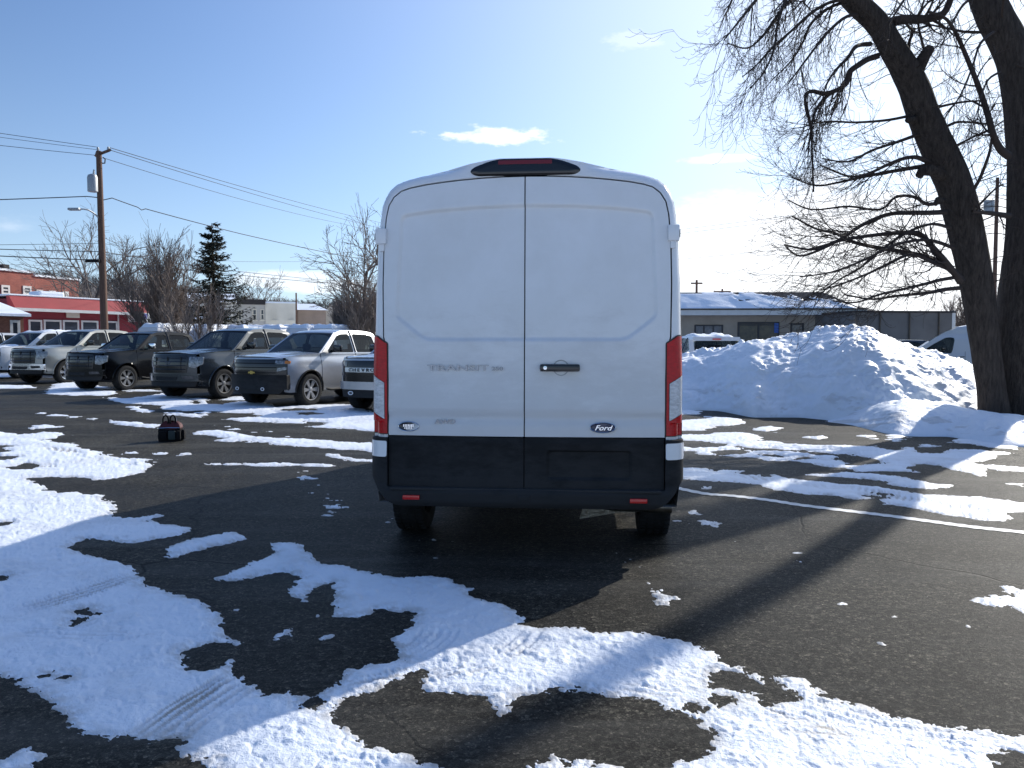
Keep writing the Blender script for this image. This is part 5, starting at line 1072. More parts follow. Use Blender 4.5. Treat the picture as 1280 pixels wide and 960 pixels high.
DK = pbr('dark_frame', (.03, .03, .035), .5)
f.window(868, 406, 903.5, 419.5, DK, pbr('display_pane', (.05, .055, .07), .15, vary=.8, vscale=2.5, col2=(.16, .17, .20)), fw=.08, mull=(.33, .66), sill=False)
f.window(922, 402.5, 973.5, 433, DK, pbr('yellowish_pane', (.10, .085, .05), .2, vary=.9, vscale=2.2, col2=(.02, .025, .03)), fw=.10, mull=(.5,), sill=False, horiz=(.88,)); f.box('blue_panel', 967.5, 404, 972.5, 416, -.09, -.062, pbr('shop_blue', (.04, .12, .42), .5))  # wide window with mottled yellowish panes, blue panel at its right
f.window(988, 404, 1004, 433, DK, PANE, fw=.09, sill=False, horiz=(.5, .6))
f = Facade('gabled_annexe', 'small dark gabled roof peeping up right of the snowy hipped roof', 1056, 58, 1094, 58); x1, z1 = f.at(1094, 388); xr, zr = f.at(1076, 376)
f.part('roof', MB().add([(-2, -.3, z1), (f.L, -.3, z1), (xr * .75, 3, zr), (-1, 3, zr), (-2, 6, z1), (f.L, 6, z1)], [(0, 1, 2, 3), (3, 2, 5, 4), (1, 5, 2)]), SHING); f.part('wall', MB().box(-2, f.L - .3, 0, 6, 0, z1), TAN)
f = Facade('grey_block_building', 'plain grey flat topped building behind the snow heap and bare tree', 1066, 41, 1189, 41.5); x1, z1 = f.at(1189, 391)
f.part('wall', MB().box(0, f.L, 0, 12, 0, z1), GRB); f.part('corner_trim', MB().box(f.L, f.L + .18, -.03, 11.9, 0, z1 + .1), TRIM); f.part('parapet_cap', MB().box(-.1, f.L + .2, -.06, 12.1, z1, z1 + .09), ROOFD)
for k in range(3): f.part('downpipe', MB().tube([(1.4 + k * 1.6, -.06, 0), (1.4 + k * 1.6, -.06, z1)], .04, 6), DKM)

# far snowy ground and hills
tag(obj('snow_field', MB().grid(lambda a, b: (a, b, .006 + 0 * a), np.linspace(-500, 500, 5), np.array([36, 60, 120, 600])), SNOWC, smooth=False), kind='structure')
HV = [(-900, 365), (-300, 348), (0, 350), (60, 349), (100, 353), (160, 358), (240, 366), (300, 375), (345, 381), (420, 381), (480, 385), (600, 388), (900, 398), (1200, 402), (1600, 396), (2300, 390)]
def hill(a, b):
    v = float(np.interp(a, [p[0] for p in HV], [p[1] for p in HV])); Y = 230 + 0 * b; x, _, zc = P(a, v + 5, 260)
    q = math.sin(b * math.pi / 2); n_ = float(fbm(np.array([a * .02]), np.array([b * 3]), 4, 5)[0])
    return (x * (150 + 110 * b) / 260, 150 + 110 * b, max(zc * q + n_ * 1.2 * q, -.5))
tag(obj('hills', MB().grid(hill, np.arange(-900, 2300, 14.), np.linspace(0, 1.25, 14)), pbr('winter_hill_leaf_litter', (.13, .105, .085), .95, vary=.5, vscale=.06, col2=(.24, .22, .20))), kind='structure')
wood = MB(); rr = random.Random(5)
for i in range(5200):
    a = rr.uniform(-500, 640) if i < 4400 else rr.uniform(640, 1900); b = rr.uniform(.2, 1.0); p = Vector(hill(a, b)); h = rr.uniform(2.2, 4.6) * (1 if a < 300 else .75); p.z -= .3
    wood.add([p + Vector((-.06, 0, 0)), p + Vector((.06, 0, 0)), p + Vector((0, 0, h))], [(0, 1, 2)])
    for k in range(12):
        z = h * rr.uniform(.15, .8); q = rr.uniform(0, 6.28); d = Vector((math.cos(q), math.sin(q) * .5, rr.uniform(.5, 1.3))) * (h * 1.1 - z) * .6; s_ = p + Vector((0, 0, z)); w_ = Vector((.045, 0, .02)); wood.add([s_ - w_, s_ + w_, s_ + d], [(0, 1, 2)])
tag(obj('hillside_woodland', wood, pbr('bare_wood_grey', (.20, .165, .14), .9, vary=.35, vscale=.05), smooth=False, recalc=False), 'bare grey brown woodland covering the far hill', 'woodland', kind='stuff')

# ------------------------------------------------------------------ poles and wires
POLE = pbr('weathered_pole_wood', (.17, .095, .065), .85, vary=.4, vscale=6, stretch=(4, 4, .3), bump=.4, bscale=30); WIRE = pbr('cable_black', (.05, .05, .055), .6); GALV = pbr('galvanised_grey', (.36, .37, .38), .45, metal=.5)
b0 = Vector(P(131.5, 433, 38)); b0.z = 0; t0 = Vector(P(123.5, 189, 38))
up = thing('utility_pole', 'brown wooden utility pole with transformer and lamp arm behind the black pickup', 'utility pole', b0)
tl = t0 - b0
obj('pole', MB().tube([(0, 0, 0), tl * .5, tl], [.185, .16, .125], 14), POLE, up)
def rel(u, v, Y): return Vector(P(u, v, Y)) - b0
obj('crossarm', MB().tube([rel(119.5, 194.5, 38.6), rel(137.5, 187.5, 37.3)], [.075, .075], 4), POLE, up)
for u, v, Y in ((122.5, 184, 38), (135.5, 183.5, 37.4), (120.5, 190.5, 38.6)): obj('insulator', MB().tube([rel(u, v + 5, Y), rel(u, v + 2.5, Y), rel(u, v, Y)], [.04, .07, .04], 8), GALV, up)
tr = obj('transformer', MB().tube([rel(116, 240, 37.7), rel(116, 239.5, 37.7), rel(115.5, 222, 37.7), rel(115.5, 219, 37.7), rel(115.4, 217.5, 37.7)], [.20, .225, .225, .19, .08], 18), GALV, up)
obj('bushing', MB().tube([rel(117, 218, 37.7), rel(117.5, 212, 37.7)], [.05, .035], 8), GALV, tr); obj('bracket', MB().tube([rel(116, 228, 37.7), rel(125, 228, 38)], .04, 5), DKM, tr)
la = obj('lamp_arm', MB().tube(curve_pts([rel(125.5, 275, 38), rel(119, 268, 37.7), rel(110, 262.5, 37.3), (rel(99, 261, 37))], 5), .035, 6), GALV, up); obj('lamp_head', MB().box(*(lambda p: (p.x - .42, p.x + .12, p.y - .12, p.y + .12, p.z - .06, p.z + .06))(rel(97, 261.5, 37)), .05), GALV, la)
obj('cable_box', MB().box(*(lambda p: (p.x - .36, p.x + .30, p.y - .1, p.y + .1, p.z - .07, p.z + .07))(rel(117, 326, 37.8)), .02), BLK, up)
obj('cutout', MB().tube([rel(129, 197, 37.9), rel(131.5, 199, 37.8), rel(131, 204, 37.8), rel(128, 204, 37.9)], .03, 6), DKM, up)
def wire(label, pts, r=.014, sag=.0, cat='cable'):
    w_ = [Vector(P(*p)) for p in pts]; out = []
    for a, b in zip(w_[:-1], w_[1:]):
        for k in range(12): t_ = k / 12; q = a.lerp(b, t_); q.z -= sag * 4 * t_ * (1 - t_) * (b - a).length * .01; out.append(q)
    out.append(w_[-1]); return tag(obj('overhead_cable', MB().tube(out, r, 4), WIRE), label, cat, 'overhead cables')
wire('topmost cable running left from the pole top', [(-500, 85, 30), (122.5, 184, 38)], .012, .6); wire('second topmost cable left of the pole', [(-500, 92, 30), (120.5, 187, 38.6)], .010, .9); wire('third cable left of the pole, reaching the crossarm', [(-500, 115, 30), (119, 194, 38.6)], .012, .9)
wire('topmost cable descending right from the pole top to behind the van', [(135.5, 184, 37.4), (470, 277, 80), (700, 330, 120)], .016, .4); wire('second topmost cable descending right from the crossarm', [(137.5, 187.5, 37.3), (470, 284, 80), (700, 338, 120)], .016, .4); wire('third thin cable descending right below the crossarm pair', [(128, 197, 38), (430, 280, 80), (700, 345, 120)], .014, .6)
wire('thick cable left of the pole at transformer foot height', [(-500, 262, 30), (0, 249.5, 36), (108, 245.5, 37.7), (124, 247, 38)], .022, .1); wire('kinked service cable falling right from the pole above the conifer', [(129, 250, 38), (140, 247.5, 38.4), (172, 259, 40), (177, 262.5, 40.3), (182, 261, 40.6), (300, 292, 48), (430, 320, 60), (620, 345, 80)], .022, .25)
for v0, v1, v2, v3, w_, nm in ((306, 304, 329, 326, .010, 'uppermost of the three low cables crossing the pole'), (311.5, 314.5, 341, 353, .018, 'middle one of the three low cables crossing the pole'), (320, 325.5, 345.5, 356, .022, 'lowest thick cable crossing the pole at the black box')):
    wire(nm, [(-400, v0 - 6, 32), (0, v0, 36), (126, v1, 38), (295, v2 - 2, 55), (440, v3, 80), (660, v3 + 4, 110)], w_, .15)
for v0, v1, nm in ((270, 297, 'upper of the paired cables right of the big van'), (275, 302, 'lower of the paired cables right of the big van'), (311, 332, 'faint single cable right of the big van above the roof')):
    wire(nm, [(1241, v0 - 26, 40), (985, v0, 52), (760, v1, 70)], .012, .2)
def small_pole(u, vt, Y, label, r=.10, arm=0, tf=False):
    b_ = Vector(P(u, 433, Y)); b_.z = 0; zt_ = P(u, vt, Y)[2]; t = thing('utility_pole', label, 'utility pole', b_); obj('pole', MB().tube([(0, 0, 0), (0, 0, zt_)], [r * 1.2, r * .8], 8), POLE, t)
    if arm: obj('crossarm', MB().box(-arm, arm, -.06, .06, zt_ - .35, zt_ - .22), POLE, t)
    if tf: z = P(u, 258, Y)[2]; obj('transformer', MB().lathe([(.001, z - .3), (.24, z - .3), (.24, z + .28), (.001, z + .36)], 14, 'z', (-.38, 0, 0)), GALV, t)
small_pole(1241, 222, 40, 'grey pole with transformer seen between the two trunks of the big tree', .10, 0, True); small_pole(371, 366, 60, 'thin bare pole before the snow roofed barn', .07); small_pole(870, 350, 70, 'small far pole with crossarm above the snowy roof beside the van', .12, .5); small_pole(902, 361, 85, 'tiny far pole tip with crossarm above the snowy roof', .12, .9)

# ------------------------------------------------------------------ tool bag
bx_, by_ = G(214, 551); bag = thing('tool_bag', 'red and black tool bag with two upright handles standing on the asphalt', 'bag', (bx_, by_, 0), R(12))
NYL = pbr('black_nylon', (.006, .006, .007), .8, bump=.5, bscale=60, spec=.2); NYR = pbr('dark_red_nylon', (.09, .005, .008), .7, bump=.6, bscale=25, vary=.5, vscale=12)
def bagb(a, b): 
    w_ = .158 + .012 * math.sin(b * 3.1); d = .11 - .02 * b; q = a; e = .35
    cx_ = math.copysign(abs(math.cos(q))**e, math.cos(q)); sy = math.copysign(abs(math.sin(q))**e, math.sin(q)); n_ = .006 * math.sin(q * 7 + b * 9)
    return (cx_ * (w_ + n_), sy * (d + n_), b * .20)
obj('bag_body', MB().grid(bagb, np.linspace(0, 2 * math.pi, 49), np.linspace(0, 1, 9)), NYL, bag)
obj('bag_top', MB().grid(lambda a, b: (math.copysign(abs(math.cos(a))**.4, math.cos(a)) * (.162 - .09 * b**2), math.copysign(abs(math.sin(a))**.4, math.sin(a)) * (.095 - .075 * b), .19 + .10 * b**.8 + .012 * math.sin(a * 5)), np.linspace(0, 2 * math.pi, 49), np.linspace(0, 1, 8)), NYR, bag)
for sx_ in (-.065, .035): obj('handle', MB().tube(curve_pts([(sx_ - .035, -.03, .25), (sx_ - .036, -.03, .33), (sx_ - .015, -.03, .375), (sx_ + .015, -.03, .375), (sx_ + .036, -.03, .33), (sx_ + .035, -.03, .25)], 4), .012, 6), NYL, bag)
for x_, w_, m_ in ((-.09, .055, NYL), (.035, .05, pbr('dark_green_nylon', (.02, .035, .035), .7)), (.125, .03, NYL)): obj('pocket', MB().box(x_ - w_, x_ + w_, -.145, -.09, .03, .16, .015), m_, bag)
obj('side_pocket', MB().box(.15, .20, -.07, .07, .02, .17, .02), NYL, bag); obj('screwdriver', MB().tube([(.075, 0, .25), (.078, 0, .34)], [.008, .006], 6), CHR, bag); obj('zip', MB().tube([(-.14, -.105, .20), (0, -.112, .205), (.14, -.105, .20)], .006, 5), CHR, bag)
# ------------------------------------------------------------------ trees
def bark(name, c, c2, sc_=(6, 6, 1.1)):
    return pbr(name, c, .95, vary=.6, vscale=3.5, col2=c2, bump=1., bscale=9, bdist=.05, stretch=sc_, spec=.15)
BARK = bark('dark_furrowed_bark', (.105, .083, .068), (.035, .028, .024)); TWIG = pbr('twig_bark', (.060, .045, .038), .85, spec=.2); TWIG2 = pbr('grey_twig_bark', (.15, .12, .10), .85); BARK2 = bark('grey_bark', (.14, .11, .095), (.06, .05, .045))
tr_ = random.Random(11)
def rnd_perp(d):
    a = d.cross(Vector((tr_.uniform(-1, 1), tr_.uniform(-1, 1), tr_.uniform(-1, 1)))); return a.normalized() if a.length > 1e-4 else Vector((1, 0, 0))
def twig(mb, p, d, ln, r, lvl, droop=0., up=0., kids_=4, rmin=.0045, wob=.16, spread=.75, decay=.5):
    """one shoot with its side shoots; droops along its length and turns up at the tip"""
    n = 6 if lvl > 0 else 4; pts = [p.copy()]; q = p.copy(); d = d.normalized(); dirs = [d.copy()]
    for i in range(n):
        t = (i + 1) / n; d = (d + rnd_perp(d) * wob + Vector((0, 0, -droop * (1 - t) * 1.4 + up * t * t * 1.6)) * .5).normalized(); q = q + d * ln / n; pts.append(q.copy()); dirs.append(d.copy())
    rad = [max(r * (1 - .75 * i / n), rmin * .8) for i in range(n + 1)]; mb.tube(pts, rad, 3 if r < .02 else 5, cap=False)
    if lvl <= 0: return
    for k in range(kids_):
        i = min(n - 1, int(tr_.uniform(.15, 1) * n)); f_ = tr_.random(); a = pts[i].lerp(pts[i + 1], f_); pd = rnd_perp(dirs[i]); nd = (dirs[i] * (1.1 - spread * .5) + pd * spread).normalized()
        twig(mb, a, nd, ln * tr_.uniform(decay * .7, decay * 1.25), max(r * .5, rmin), lvl - 1, droop, up, max(2, kids_ - 1), rmin, wob, spread, decay)

# ---- the big two-stemmed tree on the right
YT = 15.0
base = Vector(P(1256, 520, YT)); bt_ = thing('bare_tree', 'huge bare two stemmed tree with leaning dark trunk at the right edge', 'tree', (base.x, base.y, 0)); o3 = Vector((base.x, base.y, 0))
def PT(u, v, Y=YT): return Vector(P(u, v, Y)) - o3
def trunk(pts, sub=5, n=22, seed=0, flare=True):
    c = curve_pts([(*PT(u, v, YT + dy), w / 2 / F * YT) for u, v, w, dy in pts], sub); m = MB(); c_ = [Vector(p[:3]) for p in c]; r_ = [p[3] for p in c]
    m.tube(c_, r_, n); out = []
    for i, p in enumerate(m.v):
        ring = min(i // n, len(c_) - 1); ce = c_[ring]; d = Vector(p) - ce; an = math.atan2(d.y, d.x)
        k = float(fbm(np.array([an * 1.9 + seed]), np.array([ce.z * .55]), 3, seed)[0]) * .12 + math.sin(an * 9 + ce.z * 1.3 + seed) * .022 + float(fbm(np.array([an * 6 + seed]), np.array([ce.z * 3.0]), 2, seed + 3)[0]) * .05
        if flare: k += .14 * max(0, 1 - ce.z / .7)**2 * (1 + .35 * math.sin(an * 4 + seed))
        out.append((ce + d * (1 + k))[:])
    m.v = out; return m, c_, r_
tA, cA, rA = trunk([(1246, 545, 34, 0), (1241, 500, 32, 0), (1234, 450, 33, 0), (1227, 400, 35, 0), (1216, 330, 39, -.05), (1203, 270, 41, -.1), (1190, 225, 40, -.15), (1172, 185, 38, -.2), (1157, 150, 37, -.25), (1138, 100, 34, -.3), (1115, 60, 29, -.4), (1095, 28, 26, -.45), (1066, 0, 25, -.5), (1040, -30, 22, -.6), (1005, -75, 19, -.8), (975, -130, 15, -1), (955, -200, 10, -1.2)], seed=2)
tB, cB, rB = trunk([(1292, 545, 76, .25), (1284, 500, 70, .3), (1281, 450, 68, .3), (1283, 400, 66, .3), (1287, 330, 62, .35), (1290, 270, 60, .4), (1290, 220, 56, .45), (1287, 170, 52, .5), (1278, 110, 46, .55), (1265, 60, 42, .6), (1240, 12, 40, .7), (1222, -30, 34, .8), (1208, -90, 27, .9), (1203, -160, 18, 1.), (1198, -230, 10, 1.1)], seed=7)
tC, cC, rC = trunk([(1292, 240, 34, .5), (1312, 190, 30, .45), (1345, 130, 24, .4), (1358, 60, 21, .3), (1360, 0, 19, .2), (1362, -80, 15, .1), (1366, -160, 9, 0)], seed=4, flare=False)
stub = MB()
for pts in ([(1144, 92, 0), (1150, 80, -.05), (1157, 68, -.1), (1163, 60, -.1)],): stub.tube([PT(u, v, YT - .3 + d) for u, v, d in pts], [.13, .12, .10, .085], 9)
for pts in ([(1178, 218, 0), (1164, 213, -.12), (1152, 214, -.16), (1149, 220, -.18)],): stub.tube([PT(u, v, YT - .3 + d) for u, v, d in pts], [.13, .10, .085, .07], 8)
stub.tube([PT(1182, 252, YT - .35), PT(1172, 250, YT - .42), PT(1169, 256, YT - .44)], [.05, .06, .04], 7); stub.tube([PT(1143, 150, YT - .4), PT(1134, 150, YT - .5)], [.09, .05], 7); stub.tube([PT(1292, 90, YT), PT(1268, 80, YT - .2)], [.03, .02], 5)
for m in (tB, tC, stub): tA.add(m.v, m.f)
obj('trunk', tA, BARK, bt_, angle=80, recalc=False)
LIMBS = [  # pixel polylines traced from the enlargements: (points, px width start, end, depth change, twig style)
 ([(1105, 34), (1115, 28), (1126, 25), (1140, 24), (1155, 24), (1170, 21), (1179, 17), (1186, 5), (1192, -15)], 13, 7, -.6, 'b'),
 ([(1097, 70), (1085, 74), (1075, 80), (1062, 90), (1058, 104), (1045, 113), (1030, 117), (1015, 114), (1007, 120), (1008, 138), (1014, 160), (1015, 190), (1017, 240)], 8, 2, -1.2, 'd'),
 ([(1045, 113), (1034, 120), (1022, 134), (1016, 150), (1012, 175), (1010, 195)], 5, 1.6, -1.3, 'd'),
 ([(1088, 55), (1076, 56), (1068, 60), (1060, 72), (1048, 84), (1036, 100), (1028, 120)], 6, 1.6, -1., 'd'),
 ([(1148, 168), (1120, 178), (1090, 188), (1060, 202), (1028, 198)], 4.5, 1.4, -1.5, 'u'),
 ([(1163, 204), (1147, 197), (1130, 198), (1105, 208), (1085, 217), (1060, 220), (1025, 206)], 6, 1.6, -1.3, 'u'),
 ([(1165, 206), (1140, 210), (1105, 216), (1080, 221), (1048, 228), (1020, 232), (990, 222)], 6, 1.4, -.6, 'u'),
 ([(1140, 144), (1110, 150), (1070, 153), (1032, 152), (1000, 160)], 4, 1.2, -1., 'u'),
 ([(1182, 265), (1160, 266), (1135, 266), (1110, 268), (1080, 280), (1055, 296), (1030, 310), (1000, 320), (982, 308)], 7, 1.6, -1.7, 'u'),
 ([(1181, 252), (1170, 254), (1158, 255), (1142, 246), (1120, 246), (1100, 262), (1060, 258), (1015, 262), (985, 250)], 5, 1.4, -.8, 'u'),
 ([(1200, 352), (1192, 340), (1180, 325), (1165, 308), (1150, 293), (1130, 291), (1110, 292), (1070, 297), (1042, 303), (1015, 312), (980, 306)], 9, 1.8, -1.5, 'u'),
 ([(1203, 352), (1190, 338), (1175, 328), (1160, 322), (1135, 316), (1100, 310), (1068, 303), (1045, 292), (1020, 286), (990, 270)], 9, 1.8, -.5, 'u'),
 ([(1200, 360), (1180, 362), (1160, 366), (1120, 370), (1090, 374), (1055, 368)], 6, 1.6, -1.2, 'u'),
 ([(1198, 346), (1175, 350), (1160, 354), (1135, 360), (1100, 368), (1070, 378), (1040, 376)], 5, 1.4, -2., 'u'),
 ([(1196, 340), (1170, 330), (1140, 318), (1110, 330), (1085, 342), (1060, 352), (1030, 362)], 5, 1.4, -2.2, 'u'),
 ([(1192, 310), (1160, 300), (1120, 306), (1080, 325), (1040, 340), (1000, 346)], 4.5, 1.3, -2.6, 'u'),
 ([(1188, 285), (1165, 280), (1135, 290), (1105, 310), (1075, 335), (1045, 352), (1020, 372)], 4, 1.2, -2., 'u'),
 ([(1261, 195), (1250, 186), (1242, 170), (1236, 148), (1229, 125), (1220, 100), (1211, 78), (1200, 52), (1190, 33), (1180, 22), (1160, 15)], 10, 3, -.9, 'b'),
 ([(1216, 238), (1224, 225), (1232, 205), (1238, 186), (1240, 166)], 5, 3, -.3, 'b'),
 ([(1262, 270), (1250, 268), (1232, 266), (1215, 264)], 7, 4, -.4, 'b'),
 ([(1222, 258), (1232, 248), (1242, 238), (1254, 230)], 3, 1.5, .2, 'b'),
 ([(1172, 134), (1200, 128), (1224, 126)], 3.5, 2, .2, 'b'), ([(1180, 160), (1195, 153), (1215, 153), (1240, 156)], 4, 1.5, -.3, 'b'), ([(1195, 182), (1215, 172), (1240, 160), (1256, 150)], 3, 1.5, .1, 'b'),
 ([(1150, 85), (1156, 70), (1152, 50), (1148, 28), (1155, 0)], 4, 2, -.2, 'b'), ([(1138, 78), (1136, 55), (1144, 35)], 5, 3, .1, 'b'), ([(1094, 25), (1086, 5), (1080, -25)], 5, 3, -.5, 'b'),
 ([(1075, 8), (1050, 0), (1020, 12), (990, 38), (965, 60), (945, 82), (928, 96)], 5, 1.2, -1.5, 'd'), ([(1060, -8), (1030, -20), (1000, -10), (975, 15), (958, 40), (935, 60), (910, 54)], 6, 1.2, -1.2, 'd'),
 ([(1040, -30), (1000, -45), (965, -30), (945, 0), (925, 25), (905, 50)], 7, 1.4, -1.8, 'd'), ([(1020, -55), (980, -75), (945, -60), (925, -30), (915, 0), (906, 20)], 7, 1.4, -1., 'd'), ([(1050, -20), (1010, -25), (985, -5), (972, 30), (968, 60), (955, 90), (938, 110)], 5, 1.2, -2., 'd'),
 ([(1085, 20), (1060, 20), (1035, 40), (1015, 65), (1000, 85), (985, 105)], 4.5, 1.2, -1.8, 'd'), ([(1070, 0), (1040, 8), (1015, 28), (1005, 50), (990, 75), (965, 100)], 4.5, 1.2, -.9, 'd'),
 ([(1242, 40), (1225, 55), (1215, 85), (1200, 120), (1185, 140)], 3.5, 1.4, -1., 'd'), ([(1250, 90), (1235, 100), (1225, 125), (1222, 150)], 3, 1.2, -1.2, 'd'), ([(1228, -10), (1205, 5), (1190, 30), (1175, 60)], 4, 1.2, -1., 'd'),
 ([(1215, -60), (1180, -60), (1150, -30), (1130, 0), (1112, 28)], 6, 1.5, -1.5, 'd'),
]
crown = MB()
for pts, w0, w1, dd, kind in LIMBS:
    n = len(pts); c = curve_pts([(*PT(u, v, YT - .3 + dd * (i / (n - 1))**.8 + .05 * math.sin(i * 2.1)), (w0 + (w1 - w0) * i / (n - 1)) / 2 / F * YT) for i, (u, v) in enumerate(pts)], 4)
    cp_ = [Vector(p[:3]) for p in c]; rp = [p[3] for p in c]; crown.tube(cp_, rp, 6, cap=False); L__ = sum((a - b).length for a, b in zip(cp_[:-1], cp_[1:]))
    cnt = int(L__ * {'d': 6.6, 'u': 6.2, 'b': 3.6}[kind]) + 3
    for k in range(cnt):
        i = int(tr_.uniform(.18, .999) * (len(cp_) - 1)); p = cp_[i].lerp(cp_[i + 1], tr_.random()); d = (cp_[i + 1] - cp_[i]).normalized(); pp = rnd_perp(d)
        if kind == 'd': dirn = d * .7 + pp * .7 + Vector((-.1, 0, -.45)); twig(crown, p, dirn, tr_.uniform(.5, 1.15), max(rp[i] * .35, .0065), 2, .55, .75, 3, .0031, .10, .42, .55)
        elif kind == 'u': dirn = d * .95 + pp * .65 + Vector((-.1, 0, .0)); twig(crown, p, dirn, tr_.uniform(.45, 1.1), max(rp[i] * .35, .0065), 2, .22, .5, 3, .0031, .10, .42, .55)
        else: dirn = d * .6 + pp * .9; twig(crown, p, dirn, tr_.uniform(.4, .95), max(rp[i] * .35, .007), 1, .15, .3, 4, .0032, .18, .6, .5)
# shoots straight out of the stems
for cc, rc, cnt in ((cA, rA, 60), (cB, rB, 60)):
    for k in range(cnt):
        i = int(tr_.uniform(.22, .95) * (len(cc) - 2)); d = (cc[i + 1] - cc[i]).normalized(); pp = rnd_perp(d); p = cc[i] + pp * rc[i] * .8
        twig(crown, p, pp + d * .35, tr_.uniform(.4, 1.3), .010, 2, .2, .35, 3, .0032, .16, .6, .5)
# high crown beyond the top of the frame (casts the soft branch shadows)
for cc, rc in ((cA[-26:], rA[-26:]), (cB[-26:], rB[-26:])):
    for k in range(9):
        i = int(tr_.random() * (len(cc) - 2)); pp = rnd_perp(Vector((0, 0, 1))); p = cc[i]; twig(crown, p, pp + Vector((0, 0, .5)), tr_.uniform(1.4, 3.0), .035, 2, .2, .2, 6, .006, .2, .7, .5)
obj('crown', crown, TWIG, bt_, recalc=False)

# ---- generic bare trees behind
def bare_tree(u, Y, vtop, spread, label, seed, form='round', mat=TWIG2, bmat=BARK2, vbase=None, dense=1., rmin=.012):
    tr_.seed(seed); x = P(u, 433, Y)[0]; t = thing('bare_tree', label, 'tree', (x, Y, 0)); H = P(u, vtop, Y)[2]; rmin = max(rmin, Y * .00017); W_ = spread / F * Y
    tk, cr = MB(), MB()
    if form == 'round':
        pts = [Vector((0, 0, 0))]; d = Vector((tr_.uniform(-.08, .08), 0, 1))
        for i in range(6): pts.append(pts[-1] + d.normalized() * H * .11); d += rnd_perp(d) * .10
        r0 = H * .020; tk.tube(pts, [r0 * (1 - .09 * i) for i in range(7)], 9, cap=False)
        for k in range(int(13 * dense)):
            i = tr_.randint(2, 6); q = tr_.uniform(0, 6.28); e = tr_.uniform(.45, 1.6); d = Vector((math.cos(q), math.sin(q), e)).normalized(); ln = (H - pts[i].z) * tr_.uniform(.7, 1.0) / max(d.z, .55) * .8; ln = min(ln, W_ * .62 / max(math.hypot(d.x, d.y), .3))
            twig(cr, pts[i], d, ln, r0 * .36, 3, .04, .14, 5, rmin, .11, .58, .55)
    elif form == 'vase':
        for k in range(int(26 * dense)):
            q = tr_.uniform(0, 6.28); e = tr_.uniform(.0, .52); d = Vector((math.cos(q) * e, math.sin(q) * e, 1)).normalized(); s_ = Vector((math.cos(q) * .2, math.sin(q) * .2, tr_.uniform(0, .5)))
            ln = H * tr_.uniform(.45, .72) * (1 - .25 * e); tk.tube([s_, s_ + d * ln * .15], [.09, .07], 6, cap=False); twig(cr, s_ + d * ln * .15, d, ln * .85, .04, 2, -.02, .22, 13, rmin, .07, .42, .38)
    tk.v or tk.tube([(0, 0, 0), (0, 0, .5)], .1); obj('trunk', tk, bmat, t, recalc=False); obj('crown', cr, mat, t, recalc=False); return t
bare_tree(110, 58, 281, 95, 'tall thin bare tree behind the utility pole', 3, 'round', dense=1.1)
bare_tree(172, 66, 325, 70, 'low brown bare tree right of the utility pole behind the red shop', 31, 'round')
bare_tree(203, 44, 276, 85, 'dense many stemmed bare tree beside the dark conifer', 5, 'vase', mat=pbr('brown_twig', (.21, .165, .135), .85), dense=1.15)
bare_tree(250, 41, 335, 80, 'low brown bare thicket in front of the cream house', 9, 'vase', mat=MATS['brown_twig'], dense=.3)
bare_tree(325, 90, 346, 50, 'small pale bare tree behind the grey terrace', 12, 'round')
bare_tree(452, 47, 276, 72, 'bare tree rising at the left edge of the big van', 15, 'round', mat=MATS['brown_twig'], dense=1.3)
bare_tree(478, 50, 285, 70, 'bare tree mostly hidden behind the left edge of the big van', 16, 'round', mat=MATS['brown_twig'])
bare_tree(437, 44, 345, 40, 'dark thicket left of the big van in front of the barn', 18, 'vase', mat=MATS['brown_twig'], dense=.9)
bare_tree(460, 43, 340, 40, 'dark thicket touching the left edge of the big van', 19, 'vase', mat=MATS['brown_twig'], dense=.9)
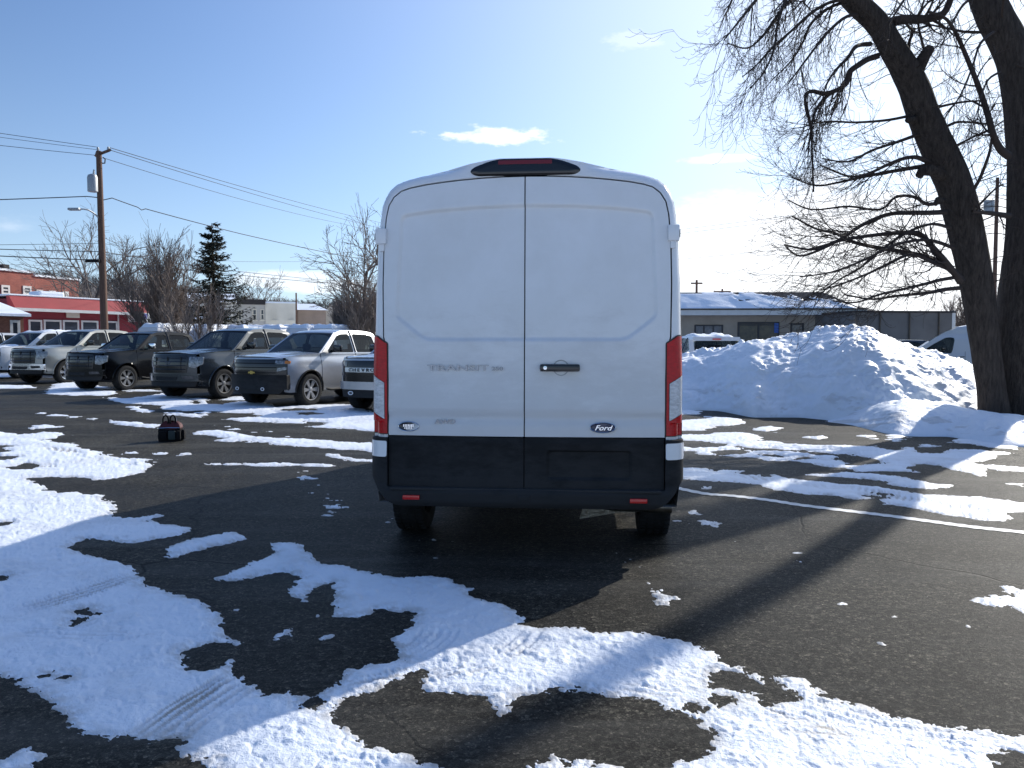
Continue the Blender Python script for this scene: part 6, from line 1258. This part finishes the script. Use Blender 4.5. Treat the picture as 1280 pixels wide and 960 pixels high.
bare_tree(1205, 62, 352, 60, 'reddish brown bare thicket behind the white van and leaning trunk', 22, 'vase', mat=MATS['brown_twig'], dense=.9)
bare_tree(1250, 58, 330, 60, 'bare thicket seen between the two trunks of the big tree', 23, 'vase', mat=MATS['brown_twig'], dense=.8)
# ---- conifer
tr_.seed(41); xc = P(268, 433, 49)[0]; ct = thing('conifer_tree', 'dark scraggy conifer with upturned bough tips behind the pickups', 'tree', (xc, 49, 0)); Hc = P(268, 279, 49)[2]
obj('trunk', MB().tube([(0, 0, 0), (.03, 0, Hc * .5), (-.03, 0, Hc)], [.2, .12, .02], 9), BARK, ct)
nd = MB()
for k in range(300):
    z = Hc * (1 - (1 - tr_.random())**.75 * .86); q = tr_.uniform(0, 6.28); ln = (.35 + (Hc - z) * .44) * tr_.uniform(.65, 1.15); ln = min(ln, 2.5); d0 = Vector((math.cos(q), math.sin(q), -.15)).normalized(); p = Vector((0, 0, z)); n = 9; prev = p; pts = [p]
    for i in range(n):
        t_ = (i + 1) / n; d = Vector((d0.x, d0.y, -.30 + .95 * t_**2.0)).normalized(); prev = prev + d * ln / n; pts.append(prev)
    nd.tube(pts, [.022 * (1 - .7 * i / n) + .005 for i in range(n + 1)], 3, cap=False)
    for i in range(1, n + 1):
        for m_ in range(6):
            a = pts[i] + Vector((tr_.uniform(-.03, .03), tr_.uniform(-.03, .03), tr_.uniform(-.02, .02))); sd_ = Vector((-d0.y, d0.x, 0)) * tr_.choice((-1, 1)); dd = (sd_ * tr_.uniform(.3, 1) + d0 * tr_.uniform(.2, .9) + Vector((0, 0, tr_.uniform(-.55, .35)))).normalized() * tr_.uniform(.14, .34) * (1.15 - .5 * i / n); w_ = dd.cross(Vector((tr_.uniform(-1, 1), tr_.uniform(-1, 1), 1))).normalized() * .032
            nd.add([a - w_, a + w_, a + dd + w_ * .3, a + dd - w_ * .3], [(0, 1, 2, 3)])
obj('crown', nd, pbr('dark_conifer_needles', (.022, .034, .020), .8, vary=.5, vscale=1.2, col2=(.055, .045, .028)), ct, recalc=False, smooth=False)
